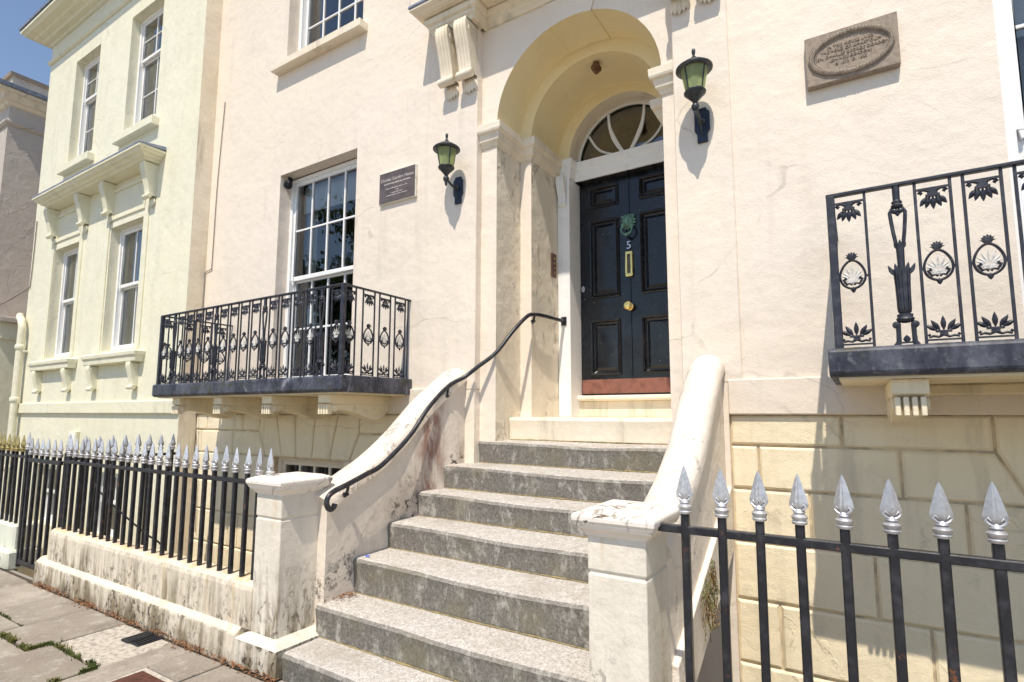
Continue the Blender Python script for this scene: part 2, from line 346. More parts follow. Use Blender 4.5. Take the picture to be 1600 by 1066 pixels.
# ------------------------------------------------------------------ mesh helpers
WM = {}
class MB:
    def __init__(s): s.v = []; s.f = []
    def add(s, vs, fs):
        k = len(s.v); s.v += [tuple(p) for p in vs]; s.f += [tuple(i + k for i in f) for f in fs]; return s
    def quad(s, a, b, c, d): return s.add([a, b, c, d], [(0, 1, 2, 3)])
    def box(s, x0, x1, y0, y1, z0, z1):
        return s.add([(x0, y0, z0), (x1, y0, z0), (x1, y1, z0), (x0, y1, z0), (x0, y0, z1), (x1, y0, z1), (x1, y1, z1), (x0, y1, z1)],
                     [(0, 3, 2, 1), (4, 5, 6, 7), (0, 1, 5, 4), (1, 2, 6, 5), (2, 3, 7, 6), (3, 0, 4, 7)])
    def prism(s, pts, ax, c0, c1):
        """pts are (x,z) for ax='y', (y,z) for ax='x', (x,y) for ax='z'"""
        def P(p, c): return (p[0], c, p[1]) if ax == 'y' else ((c, p[0], p[1]) if ax == 'x' else (p[0], p[1], c))
        n = len(pts)
        return s.add([P(p, c0) for p in pts] + [P(p, c1) for p in pts],
                     [tuple(range(n))[::-1], tuple(range(n, 2 * n))] + [(i, (i + 1) % n, n + (i + 1) % n, n + i) for i in range(n)])
    def tube(s, path, r, seg=8, caps=True, closed=False, flat=1.0):
        path = [Vector(p) for p in path]; n = len(path); rs = r if isinstance(r, (list, tuple)) else [r] * n
        vs = []; fs = []; prev = None
        for i, p in enumerate(path):
            if closed: t = path[(i + 1) % n] - path[i - 1]
            else: t = path[min(i + 1, n - 1)] - path[max(i - 1, 0)]
            t.normalize()
            ref = prev if prev is not None else (Vector((0, 0, 1)) if abs(t.z) < .9 else Vector((0, 1, 0)))
            a = t.cross(ref)
            if a.length < 1e-4: a = t.cross(Vector((1, 0, 0)))
            a.normalize(); b = a.cross(t).normalized(); prev = b
            for k in range(seg):
                an = 2 * math.pi * k / seg
                vs.append(p + (a * math.cos(an) * flat + b * math.sin(an)) * rs[i])
        for i in range(n if closed else n - 1):
            j = (i + 1) % n
            for k in range(seg):
                fs.append((i * seg + k, i * seg + (k + 1) % seg, j * seg + (k + 1) % seg, j * seg + k))
        if caps and not closed: fs += [tuple(range(seg))[::-1], tuple(range((n - 1) * seg, n * seg))]
        return s.add(vs, fs)
    def lathe(s, prof, c=(0, 0, 0), seg=16, sx=1., sy=1., axis='z', caps=True, phase=0.):
        vs = []; fs = []; n = len(prof)
        for r, h in prof:
            for k in range(seg):
                a = 2 * math.pi * k / seg + phase; x, y = r * math.cos(a) * sx, r * math.sin(a) * sy
                vs.append((c[0] + x, c[1] + y, c[2] + h) if axis == 'z' else ((c[0] + x, c[1] + h, c[2] + y) if axis == 'y' else (c[0] + h, c[1] + x, c[2] + y)))
        for i in range(n - 1):
            for k in range(seg): fs.append((i * seg + k, i * seg + (k + 1) % seg, (i + 1) * seg + (k + 1) % seg, (i + 1) * seg + k))
        if caps: fs += [tuple(range(seg))[::-1], tuple(range((n - 1) * seg, n * seg))]
        return s.add(vs, fs)
    def sweep(s, path, prof, caps=True):
        """moulding: prof (out, z) carried along a plan path; out is to the right of travel"""
        n = len(path); m = len(prof); nr = []
        for i in range(n - 1):
            d = Vector((path[i + 1][0] - path[i][0], path[i + 1][1] - path[i][1])).normalized(); nr.append(Vector((d.y, -d.x)))
        vs = []
        for i in range(n):
            a = nr[max(i - 1, 0)]; b = nr[min(i, n - 2)]; o = (a + b) / max(.2, 1 + a.dot(b))
            for q, z in prof: vs.append((path[i][0] + o.x * q, path[i][1] + o.y * q, z))
        fs = [(i * m + k, i * m + k + 1, (i + 1) * m + k + 1, (i + 1) * m + k) for i in range(n - 1) for k in range(m - 1)]
        fs += [(i * m + m - 1, i * m, (i + 1) * m, (i + 1) * m + m - 1) for i in range(n - 1)]
        if caps: fs += [tuple(range(m))[::-1], tuple(range((n - 1) * m, n * m))]
        return s.add(vs, fs)
    def leaf(s, p, ang, ln, wd, t=.006, dz=0.):
        """cast leaf in the x-z plane, growing from p at ang from straight up, ridged front and back"""
        out = [(0, 0), (.30, .42), (.52, .5), (.78, .30), (1, 0), (.78, -.30), (.52, -.5), (.30, -.42)]
        c, q = math.cos(ang), math.sin(ang); vs = []
        for u, v in out:
            u *= ln; v *= wd; vs.append((p[0] + u * q + v * c, p[1], p[2] + u * c - v * q))
        u = ln * .5; vs += [(p[0] + u * q, p[1] - t, p[2] + u * c), (p[0] + u * q, p[1] + t, p[2] + u * c)]
        return s.add(vs, [(i, (i + 1) % 8, 8) for i in range(8)] + [((i + 1) % 8, i, 9) for i in range(8)])
    def mesh(s, name, mats, bevel=0., smooth=False, seg=1, weld=True, orient=True):
        me = bpy.data.meshes.new(name); me.from_pydata(s.v, [], s.f)
        bm = bmesh.new(); bm.from_mesh(me)
        if weld: bmesh.ops.remove_doubles(bm, verts=bm.verts, dist=1e-5)
        if orient: bmesh.ops.recalc_face_normals(bm, faces=bm.faces)
        if bevel > 0:
            es = [e for e in bm.edges if len(e.link_faces) == 2 and e.calc_face_angle(0) > .5]
            bmesh.ops.bevel(bm, geom=es, offset=bevel, segments=seg, affect='EDGES', profile=.5, clamp_overlap=True)
        bm.to_mesh(me); bm.free()
        if smooth:
            for p in me.polygons: p.use_smooth = True
            try: me.set_sharp_from_angle(angle=math.radians(38))
            except Exception: pass
        for m_ in (mats if isinstance(mats, list) else [mats]): me.materials.append(M[m_])
        return me

def link(o, parent=None, world=None):
    sc.collection.objects.link(o); world = world or Matrix.Identity(4); WM[o.name] = world
    if parent is not None:
        o.parent = parent; o.matrix_parent_inverse = WM[parent.name].inverted()
    o.matrix_basis = world
    return o
def thing(name, label, cat, loc, group=None):
    o = bpy.data.objects.new(name, None); o.empty_display_size = .2; link(o, None, Matrix.Translation(loc))
    o['label'] = label; o['category'] = cat
    if group: o['group'] = group
    return o
def part(name, mb, mat, parent, bevel=0., smooth=False, seg=1, label=None, weld=True):
    o = link(bpy.data.objects.new(name, mb.mesh(name, mat, bevel, smooth, seg, weld, name != 'pane')), parent)
    if label: o['label'] = label
    return o
def inst(name, me, parent, loc, rz=0., sc_=None):
    mw = Matrix.Translation(loc) @ Matrix.Rotation(rz, 4, 'Z')
    if sc_: mw = mw @ Matrix.Diagonal((*sc_, 1))
    return link(bpy.data.objects.new(name, me), parent, mw)
def tagged(o, label, cat, group=None, kind=None):
    o['label'] = label; o['category'] = cat
    if group: o['group'] = group
    if kind: o['kind'] = kind
    return o
def arc(cx, cz, r, a0, a1, n): return [(cx + r * math.cos(a0 + (a1 - a0) * i / n), cz + r * math.sin(a0 + (a1 - a0) * i / n)) for i in range(n + 1)]
def smooth_path(pts, n=6):
    """Catmull-Rom through 3-D points"""
    P = [Vector(p) for p in pts]; out = []
    for i in range(len(P) - 1):
        a, b, c, d = P[max(i - 1, 0)], P[i], P[i + 1], P[min(i + 2, len(P) - 1)]
        for k in range(n):
            t = k / n; out.append(.5 * ((2 * b) + (c - a) * t + (2 * a - 5 * b + 4 * c - d) * t * t + (3 * b - a - 3 * c + d) * t ** 3))
    return out + [P[-1]]
def wall_grid(mb, x0, x1, z0, z1, y, holes, depth):
    """one wall face with rectangular openings and their reveals"""
    xs = sorted({x0, x1, *[h[0] for h in holes], *[h[1] for h in holes]}); zs = sorted({z0, z1, *[h[2] for h in holes], *[h[3] for h in holes]})
    for i in range(len(xs) - 1):
        for j in range(len(zs) - 1):
            cx, cz = (xs[i] + xs[i + 1]) / 2, (zs[j] + zs[j + 1]) / 2
            if any(h[0] < cx < h[1] and h[2] < cz < h[3] for h in holes): continue
            mb.quad((xs[i], y, zs[j]), (xs[i + 1], y, zs[j]), (xs[i + 1], y, zs[j + 1]), (xs[i], y, zs[j + 1]))
    for a, b, c, d in holes:
        e = y + depth
        mb.quad((a, y, c), (a, e, c), (a, e, d), (a, y, d)); mb.quad((b, y, c), (b, y, d), (b, e, d), (b, e, c))
        mb.quad((a, y, d), (a, e, d), (b, e, d), (b, y, d)); mb.quad((a, y, c), (b, y, c), (b, e, c), (a, e, c))
    return mb
def inset_poly(pts, d):
    n = len(pts); area = sum(pts[i][0] * pts[(i + 1) % n][1] - pts[(i + 1) % n][0] * pts[i][1] for i in range(n))
    if area < 0: pts = pts[::-1]
    out = []
    for i in range(n):
        p0, p1, p2 = Vector(pts[i - 1]), Vector(pts[i]), Vector(pts[(i + 1) % n])
        d1 = (p1 - p0).normalized(); d2 = (p2 - p1).normalized(); n1 = Vector((-d1.y, d1.x)); n2 = Vector((-d2.y, d2.x))
        o = (n1 + n2) / max(.25, 1 + n1.dot(n2)); out.append(tuple(p1 + o * d))
    return pts, out
def stone(parent, pts, yb, yf, mat, name='stone', gap=.008, ch=.013):
    """one rusticated block: chamfered face standing proud of the recessed joint"""
    pts, a = inset_poly(pts, gap); _, b = inset_poly(a, ch); n = len(a); mb = MB()
    dy = random.uniform(-.0012, .0012)
    mb.add([(p[0], yb, p[1]) for p in a] + [(p[0], yf + ch * .9 + dy, p[1]) for p in a] + [(p[0], yf + dy, p[1]) for p in b],
           [tuple(range(2 * n, 3 * n))] + [(i, (i + 1) % n, n + (i + 1) % n, n + i) for i in range(n)] + [(n + i, n + (i + 1) % n, 2 * n + (i + 1) % n, 2 * n + i) for i in range(n)])
    return part(name, mb, mat, parent)

# ================================================================== THE SETTING
def structure(o): o['kind'] = 'structure'; return o
WY = 4.0            # white house wall face
AREA = -1.5         # floor of the sunken basement area
XC = -1.945         # axis of the entrance
g = MB(); big = 400.
g.quad((-big, -big, -.03), (big, -big, -.03), (big, 2.30, -.03), (-big, 2.30, -.03))
g.quad((-big, 2.30, -.03), (big, 2.30, -.03), (big, 2.30, AREA), (-big, 2.30, AREA))
ground = structure(part('ground', g, 'road', None))
structure(part('area_floor', MB().quad((-big, 2.30, AREA), (big, 2.30, AREA), (big, big, AREA), (-big, big, AREA)), 'areafloor', None))

pave = bpy.data.objects.new('pavement', MB().quad((-40, -3.2, -.026), (12, -3.2, -.026), (12, 2.26, -.026), (-40, 2.26, -.026)).mesh('pavement', 'joint'))
link(pave); structure(pave)
def slab(x0, x1, y0, y1, mat='paving', dz=0., name='paving_slab', gap=.007):
    t = random.uniform(-.002, .003); mb = MB()
    x0 += gap; x1 -= gap; y0 += gap; y1 -= gap
    j = lambda: random.uniform(-.003, .003)
    c = [(x0 + j(), y0 + j()), (x1 + j(), y0 + j()), (x1 + j(), y1 + j()), (x0 + j(), y1 + j())]
    tilt = [random.uniform(-.0025, .0025) for _ in c]
    mb.add([(p[0], p[1], -.025) for p in c] + [(p[0], p[1], t + dz + q) for p, q in zip(c, tilt)],
           [(4, 5, 6, 7)] + [(i, (i + 1) % 4, 4 + (i + 1) % 4, 4 + i) for i in range(4)])
    return part(name, mb, mat, pave, .006)
# row against the wall
xs = [-12.4, -11.3, -10.3, -9.1, -8.2, -7.5, -6.85, -6.09, -5.46, -4.87]
for a, b in zip(xs, xs[1:]): slab(a, b, 1.74 if a < -5.5 else 1.60, 2.20 if a < -7 else 2.19)
slab(-4.87, -4.18, 1.735, 2.19, 'patch', -.004, 'mortar_patch')
# the big stone in front of the gate pier is notched round the iron cover
slab(-4.18, -3.93, 1.30, 2.19); slab(-3.93, -3.55, 1.90, 2.19); slab(-3.55, -2.95, 1.30, 2.19)
slab(-2.95, -2.2, 1.30, 2.19); slab(-2.2, -1.2, 1.30, 2.19); slab(-1.2, -.3, 1.30, 2.19)
xs = [-12.4, -11.5, -10.6, -9.6, -8.4, -7.4, -6.5, -5.97, -5.46]
for a, b in zip(xs, xs[1:]): slab(a, b, 1.10, 1.735)
slab(-5.46, -4.87, 1.02, 1.59)
slab(-4.87, -4.19, 1.05, 1.725)
for k, y in enumerate((.45, -.2, -.9, -1.7)):
    x = -12.5 + .3 * k
    while x < 3:
        wd = random.uniform(.6, 1.0)
        if k == 0 and x < -4.19 < x + wd: wd = max(.2, -4.19 - x)
        slab(x, x + wd, y, (1.02 if x < -4.25 else 1.295, .45, -.2, -.9)[k]); x += wd
for x in (-.3, .6, 1.5): slab(x, x + .9, 1.10, 2.19)
# ================================================================== windows
def sheet(pts): return MB().quad(*pts)
def window(house, x0, x1, z0, z1, y, cols, split, rows, trim='white', curtains=None, blind=0., room=1.4, bar=.024, shadow_side=True):
    """box sash set in a reveal; y is the face of the frame. Parts: window > pane, glazing_bar, sash, curtain, blind"""
    fr = MB(); t = .055
    fr.box(x0, x0 + t, y, y + .12, z0, z1); fr.box(x1 - t, x1, y, y + .12, z0, z1)
    fr.box(x0 + t, x1 - t, y, y + .12, z1 - t * .8, z1); fr.box(x0 + t, x1 - t, y - .02, y + .12, z0, z0 + .045)
    wn = part('window', fr, trim, house, .006)
    ax, bx, az, bz = x0 + t, x1 - t, z0 + .045, z1 - t * .8
    def sash(sz0, sz1, nr, yy):
        s = MB(); st = .045
        s.box(ax, ax + st, yy, yy + .04, sz0, sz1); s.box(bx - st, bx, yy, yy + .04, sz0, sz1)
        s.box(ax + st, bx - st, yy, yy + .04, sz1 - st, sz1); s.box(ax + st, bx - st, yy, yy + .04, sz0, sz0 + st * 1.1)
        part('sash', s, trim, wn, .004)
        cx0, cx1, cz0, cz1 = ax + st, bx - st, sz0 + st * 1.1, sz1 - st
        pw, ph = (cx1 - cx0) / cols, (cz1 - cz0) / nr
        for i in range(1, cols):
            part('glazing_bar', MB().box(cx0 + i * pw - bar / 2, cx0 + i * pw + bar / 2, yy + .003, yy + .036, cz0, cz1), trim, wn, .004)
        for j in range(1, nr):
            part('glazing_bar', MB().box(cx0, cx1, yy + .005, yy + .034, cz0 + j * ph - bar / 2, cz0 + j * ph + bar / 2), trim, wn, .004)
        for i in range(cols):
            for j in range(nr):
                tx, tz = random.uniform(-.002, .002), random.uniform(-.002, .002)
                q = [(cx0 + i * pw, yy + .02 + tx, cz0 + j * ph), (cx0 + (i + 1) * pw, yy + .02 - tx, cz0 + j * ph), (cx0 + (i + 1) * pw, yy + .02 - tx + tz, cz0 + (j + 1) * ph), (cx0 + i * pw, yy + .02 + tx + tz, cz0 + (j + 1) * ph)]
                part('pane', sheet(q), 'glass', wn)
    if split:
        sash(split, bz, rows[0], y + .022)
        sash(az, split + .02, rows[1], y + .064)
        for hx in (ax + .012, bx - .045): part('sash_horn', MB().prism([(hx, split), (hx + .033, split), (hx + .028, split - .05), (hx + .012, split - .06)], 'y', y + .024, y + .06), trim, wn, .003)
    else: sash(az, bz, rows[0], y + .03)
    # the room behind the glass
    r = MB(); yb = y + .121; ye = y + room; X0, X1, Z0, Z1 = x0 - .5, x1 + .5, z0 - .05, z1 + .25
    r.quad((X0, ye, Z0), (X1, ye, Z0), (X1, ye, Z1), (X0, ye, Z1)); r.quad((X0, yb, Z0), (X0, ye, Z0), (X0, ye, Z1), (X0, yb, Z1))
    r.quad((X1, yb, Z0), (X1, yb, Z1), (X1, ye, Z1), (X1, ye, Z0)); r.quad((X0, yb, Z1), (X0, ye, Z1), (X1, ye, Z1), (X1, yb, Z1)); r.quad((X0, yb, Z0), (X1, yb, Z0), (X1, ye, Z0), (X0, ye, Z0))
    for a, b, c, d in ((X0, x0, Z0, Z1), (x1, X1, Z0, Z1), (x0, x1, z1, Z1), (x0, x1, Z0, z0)): r.quad((a, yb, c), (b, yb, c), (b, yb, d), (a, yb, d))
    part('room_wall', r, 'room', wn)
    if curtains:
        for (ca, cb, cm) in curtains:
            c = MB(); k = max(8, int((cb - ca) / .012)); yy = y + .2
            tp = [(ca + (cb - ca) * i / k, yy + .03 * math.sin(i * 1.05) + .012 * math.sin(i * .37)) for i in range(k + 1)]
            for p, q in zip(tp, tp[1:]): c.quad((p[0], p[1], z0 + .06), (q[0], q[1], z0 + .06), (q[0], q[1], z1 - .05), (p[0], p[1], z1 - .05))
            part('curtain', c, cm, wn, 0, True)
    if blind > 0:
        part('roller_blind', MB().box(ax + .02, bx - .02, y + .15, y + .153, z1 - .06 - blind, z1 - .05), 'blind', wn)
    return wn

# ================================================================== WHITE HOUSE
house = thing('white_house', 'pink cream stucco house with arched black front door and two iron balconies', 'house', (XC, 5.0, AREA))
ZS = 1.84           # top of the stone band, foot of the smooth wall
WL, WR, WT = -7.44, 6.0, 9.6
PLX0, PLX1, PRX0, PRX1 = -3.32, -2.893, -1.057, -.655
# smooth upper walls either side of the porch
lw = [(-5.885, -4.532, 1.94, 4.52), (-5.88, -4.515, 5.96, 8.3)]
part('wall', wall_grid(MB(), WL, PLX0 + .03, ZS - .02, WT, WY, lw, .16), 'wall', house)
rw = [(.80, 2.153, 1.94, 4.52), (.80, 2.153, 5.96, 8.3)]
part('wall', wall_grid(MB(), PRX1 - .03, WR, ZS - .02, WT, WY, rw, .16), 'wall', house)
part('wall', wall_grid(MB(), PLX0 + .03, PRX1 - .03, 5.55, WT, WY, [(XC - .6, XC + .6, 6.2, 8.3)], .16), 'wall', house)
# roof and far side so that the house is a solid body
rb = MB(); rb.quad((WL, WY, WT), (WR, WY, WT), (WR, 13, WT), (WL, 13, WT)); rb.quad((WR, WY, AREA), (WR, 13, AREA), (WR, 13, WT), (WR, WY, WT)); rb.quad((WL, 13, AREA), (WR, 13, AREA), (WR, 13, WT), (WL, 13, WT)); rb.quad((WL, WY, AREA), (WL, 13, AREA), (WL, 13, WT), (WL, WY, WT))
part('rear_wall', rb, 'wall', house)
tops = MB().sweep([(WL, WY), (WR, WY)], [(0, WT - .5), (.05, WT - .45), (.1, WT - .3), (.3, WT - .22), (.34, WT + .02), (0, WT + .05)])
part('cornice', tops, 'trim', house)
# stone band
for a, b in ((WL + .001, -3.231), (-.751, WR)):
    part('string_course', MB().box(a, b, WY - .03, WY + .05, 1.60, ZS), 'wall', house, .008)
# recessed backing and rusticated basement
bw = [(-5.813, -4.60, -.5, 1.105), (.87, 2.08, -.5, 1.105)]
part('basement_wall', wall_grid(MB(), WL, PLX0 + .3, AREA, 1.61, WY + .02, [bw[0]], .1), 'grout', house)
part('basement_wall', wall_grid(MB(), PRX1 - .4, WR, AREA, 1.61, WY + .02, [bw[1]], .1), 'grout', house)
CZ = [1.60, 1.395, 1.108, .765, .398, .003, -.40, -.80, -1.2, AREA]
def course(x0, x1, i, joints):
    xs_ = [x0] + [j for j in joints if x0 + .05 < j < x1 - .05] + [x1]
    for a, b in zip(xs_, xs_[1:]): stone(house, [(a, CZ[i + 1]), (b, CZ[i + 1]), (b, CZ[i]), (a, CZ[i])], WY + .03, WY, 'base')
def steps_(j0, d=.774): return [j0 + d * k for k in range(-12, 12)]
OFF = [-.093, .194, -.293, .033, -.494, -.1, .2, -.3, .0]
for side, X0, X1, dx in ((0, WL, PLX0 + .08, -6.683), (1, PRX1 - .1, WR, 0.)):
    # flat arch: joint feet at the opening head and joint tops under the band
    feet = [-5.923, -5.627, -5.368, -5.100, -4.809, -4.508]; tops_ = [-6.062, -5.746, -5.411, -5.063, -4.694, -4.37]
    if side: feet = [f + 6.69 for f in feet]; tops_ = [t + 6.69 for t in tops_]
    e0, e1 = tops_[0], tops_[-1]
    for k in range(5):
        a, b = feet[k], feet[k + 1]; c, d = tops_[k], tops_[k + 1]
        low = 1.108
        if k == 0: pts = [(a, low), (b, low), (d, 1.6), (c, 1.6), (c, 1.395)]
        elif k == 4: pts = [(a, low), (b, low), (d, 1.395), (d, 1.6), (c, 1.6)]
        else: pts = [(a, low), (b, low), (d, 1.6), (c, 1.6)]
        stone(house, pts, WY + .03, WY - .002, 'base', 'voussoir')
    h = bw[side]
    for i in range(9):
        js = [o + dx for o in steps_(OFF[i])]
        if side == 0 and i == 0: js = [-7.178, -6.401]
        if side == 0 and i == 1: js = [-7.3, -6.592]
        if i == 0: course(X0, e0, i, js); course(e1, X1, i, js)
        elif i == 1:
            # end stones of this course are cut to the rake of the flat arch
            xs_ = [X0] + [j for j in js if X0 + .05 < j < e0 - .1]
            for a, b in zip(xs_, xs_[1:]): stone(house, [(a, CZ[2]), (b, CZ[2]), (b, CZ[1]), (a, CZ[1])], WY + .03, WY, 'base')
            stone(house, [(xs_[-1], CZ[2]), (feet[0], CZ[2]), (e0, CZ[1]), (xs_[-1], CZ[1])], WY + .03, WY, 'base')
            xs_ = [j for j in js if e1 + .1 < j < X1 - .05] + [X1]
            stone(house, [(feet[-1], CZ[2]), (xs_[0], CZ[2]), (xs_[0], CZ[1]), (e1, CZ[1])], WY + .03, WY, 'base')
            for a, b in zip(xs_, xs_[1:]): stone(house, [(a, CZ[2]), (b, CZ[2]), (b, CZ[1]), (a, CZ[1])], WY + .03, WY, 'base')
        elif CZ[i] > -.45: course(X0, h[0], i, js); course(h[1], X1, i, js)
        else: course(X0, X1, i, js)
# windows
window(house, -5.885, -4.532, 1.95, 4.505, WY + .15, 4, 3.215, (2, 2), curtains=[(-5.80, -5.62, 'curtain')], blind=.34)
wu = window(house, -5.88, -4.515, 5.965, 8.29, WY + .15, 4, 7.1, (2, 2), curtains=[(-5.8, -5.6, 'curtain'), (-4.8, -4.6, 'curtain')])
part('sill', MB().box(-6.03, -4.43, WY - .12, WY + .1, 5.865, 5.962), 'trim', wu, .006)
window(house, .80, 2.153, 1.95, 4.505, WY + .045, 2, 3.225, (2, 1), curtains=[(.92, 1.35, 'curtain'), (1.7, 2.05, 'curtain')], blind=.6)
window(house, .80, 2.153, 5.965, 8.29, WY + .15, 4, 7.1, (2, 2))
window(house, XC - .6, XC + .6, 6.2, 8.3, WY + .15, 3, 7.2, (2, 2))
window(house, -5.813, -4.60, -.5, 1.103, WY + .1, 4, 0, (2, 1), 'trim', curtains=[(-5.75, -4.66, 'darkcurtain')], bar=.035)
window(house, .87, 2.08, -.5, 1.103, WY + .1, 4, 0, (2, 1), 'trim')

# ---- porch
YA, Y2, Y3, YD = 4.065, 4.49, 5.07, 5.30
R1, R2, R3 = .778, .655, .560
SZ = 4.305
XD = -1.905
def arch_pts(xc, r, zf, n=28): return [(xc - r, zf)] + [(xc - r * math.cos(math.pi * i / n), SZ + r * math.sin(math.pi * i / n)) for i in range(n + 1)] + [(xc + r, zf)]
def arch_face(mb, inner, x0, x1, zf, zt, y):
    """flat face at depth y between a rectangle and an arched opening"""
    n = len(inner)
    def outer(p, i):
        x, z = p
        if i == 0: return (x0, zf)
        if i == n - 1: return (x1, zf)
        c = Vector((x - xc_, z - SZ)); tx = (x1 - xc_) if c.x > 0 else (x0 - xc_)
        k = min(tx / c.x if abs(c.x) > 1e-6 else 1e9, (zt - SZ) / c.y if c.y > 1e-6 else 1e9); return (xc_ + c.x * k, SZ + c.y * k)
    xc_ = (inner[0][0] + inner[-1][0]) / 2; o = [outer(p, i) for i, p in enumerate(inner)]
    for i in range(n - 1): mb.quad((inner[i][0], y, inner[i][1]), (inner[i + 1][0], y, inner[i + 1][1]), (o[i + 1][0], y, o[i + 1][1]), (o[i][0], y, o[i][1]))
    for cx_, s_ in ((x0, 0), (x1, 1)):      # corners above the arch
        near = [p for p in o if abs(p[0] - cx_) < 1e-6]; top = [p for p in o if abs(p[1] - zt) < 1e-6]
        if near and top:
            hi = max(near, key=lambda p: p[1]); ed = min(top, key=lambda p: abs(p[0] - cx_))
            mb.add([(hi[0], y, hi[1]), (cx_, y, zt), (ed[0], y, zt)], [(0, 1, 2)])
    return mb
def ring(mb, a, b, y0, y1):
    for i in range(len(a) - 1): mb.quad((a[i][0], y0, a[i][1]), (a[i + 1][0], y0, a[i + 1][1]), (b[i + 1][0], y1, b[i + 1][1]), (b[i][0], y1, b[i][1]))
    return mb
A1, A2, A3 = arch_pts(XC, R1, 1.30), arch_pts(XC, R2, 1.30), arch_pts(XD, R3, 1.50)
part('arch_surround', arch_face(MB(), A1, PLX1 - .1, PRX0 + .1, 1.20, 5.6, YA), 'wall', house)
# jamb reveals below the springing, vaults above it
def split_arch(A): return [p for p in A if p[1] <= SZ + 1e-6], [p for p in A if p[1] >= SZ - 1e-6]
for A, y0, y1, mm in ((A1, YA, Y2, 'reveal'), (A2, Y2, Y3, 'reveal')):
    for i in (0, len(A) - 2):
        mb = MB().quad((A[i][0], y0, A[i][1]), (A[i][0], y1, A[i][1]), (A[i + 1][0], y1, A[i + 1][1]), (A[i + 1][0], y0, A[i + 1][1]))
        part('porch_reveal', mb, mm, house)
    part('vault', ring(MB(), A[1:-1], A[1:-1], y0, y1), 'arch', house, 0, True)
for i in (0, len(A1) - 2): part('inner_jamb', ring(MB(), A1[i:i + 2], A2[i:i + 2], Y2, Y2), 'wall', house)
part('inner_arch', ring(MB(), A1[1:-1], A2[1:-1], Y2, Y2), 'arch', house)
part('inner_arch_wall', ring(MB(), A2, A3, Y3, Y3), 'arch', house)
part('fanlight_reveal', ring(MB(), A3[1:-1], A3[1:-1], Y3, YD + .05), 'trim', house, 0, True)
# keystone running through the outer vault
kb = MB(); kf = MB(); ka = [math.radians(90 + d) for d in (14.5, 7, 0, -7, -14.5)]
ko = [(XC + (R1 - .014) * math.cos(a), SZ + (R1 - .014) * math.sin(a)) for a in ka]
kt = [(XC + math.tan(math.radians(90) - a) * (5.28 - SZ), 5.28) for a in ka]
for i in range(4):
    kf.quad((ko[i][0], YA - .014, ko[i][1]), (ko[i + 1][0], YA - .014, ko[i + 1][1]), (kt[i + 1][0], YA - .014, kt[i + 1][1]), (kt[i][0], YA - .014, kt[i][1]))
    kb.quad((ko[i][0], YA - .014, ko[i][1]), (ko[i][0], Y2 - .002, ko[i][1]), (ko[i + 1][0], Y2 - .002, ko[i + 1][1]), (ko[i + 1][0], YA - .014, ko[i + 1][1]))
for i in (0, 4):
    ro = (XC + (R1 + .01) * math.cos(ka[i]), SZ + (R1 + .01) * math.sin(ka[i]))
    kb.quad((ko[i][0], YA - .014, ko[i][1]), (ko[i][0], Y2 - .002, ko[i][1]), (ro[0], Y2 - .002, ro[1]), (ro[0], YA - .014, ro[1]))
    kf.quad((ko[i][0], YA - .014, ko[i][1]), (kt[i][0], YA - .014, kt[i][1]), (kt[i][0], YA + .01, kt[i][1]), (ko[i][0], YA + .01, ko[i][1]))
ks_ = part('keystone', kf, 'wall', house)
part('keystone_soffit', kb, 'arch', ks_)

# pilasters carrying the hood
for a, b in ((PLX0, PLX1), (PRX0, PRX1)):
    part('pilaster', MB().box(a, b, WY - .022, YA + .05, ZS - .02, 5.30), 'wall', house, .007)
for a, b in ((-3.23, PLX1), (PRX0, -.752)): part('pilaster_foot', MB().box(a, b, WY - .020, YA + .05, AREA, ZS - .021), 'wall', house)
# impost moulding stepping round every jamb, then the transom over the door
ip = [(0, 4.085), (.012, 4.09), (.018, 4.115), (.040, 4.135), (.052, 4.185), (.052, 4.20), (.075, 4.207), (.082, 4.225), (.085, 4.285), (0, 4.30)]
DF = .105      # width of the door frame pilaster
path = [(PLX1, YA), (XC - R1, YA), (XC - R1, Y2), (XC - R2, Y2), (XC - R2, Y3 - .02), (XD - .555, Y3 - .02), (XD - .555, YD - .11), (XD + .555, YD - .11), (XD + .555, Y3 - .02), (XC + R2, Y3 - .02), (XC + R2, Y2), (XC + R1, Y2), (XC + R1, YA), (PRX0, YA)]
part('impost_moulding', MB().sweep(path[:5], ip), 'trim', house, .003)
part('impost_moulding', MB().sweep(path[9:], ip), 'trim', house, .003)
ip2 = [(q * .55, z) for q, z in ip]
part('transom', MB().sweep(path[4:10], ip2), 'white', house, .003)
part('transom_beam', MB().box(XD - .555, XD + .555, YD - .112, YD + .06, 4.135, 4.298), 'white', house, .004)
# door frame pilasters with little consoles
for s in (-1, 1):
    xa, xb = sorted((XC + s * (R2 - .002), XD + s * .555))
    f = MB(); f.box(xa, xb, Y3 - .03, YD + .08, 1.573, 4.09)
    fr = part('door_frame', f, 'white', house, .006)
    c = MB(); cx = (xa + xb) / 2
    pr = [(Y3 - .03, 4.09), (Y3 - .115, 4.09), (Y3 - .12, 4.03), (Y3 - .10, 3.96), (Y3 - .07, 3.88), (Y3 - .065, 3.83), (Y3 - .075, 3.80), (Y3 - .03, 3.77)]
    for k in range(4): c.prism([(y - .006 * (k % 2), z) for y, z in pr], 'x', cx - .045 + .0225 * k, cx - .045 + .0225 * (k + 1))
    part('frame_console', c, 'white', fr, .004)
    part('frame_bead', MB().box(cx - .02, cx - .008, Y3 - .036, Y3 - .028, 1.60, 3.77), 'white', fr)
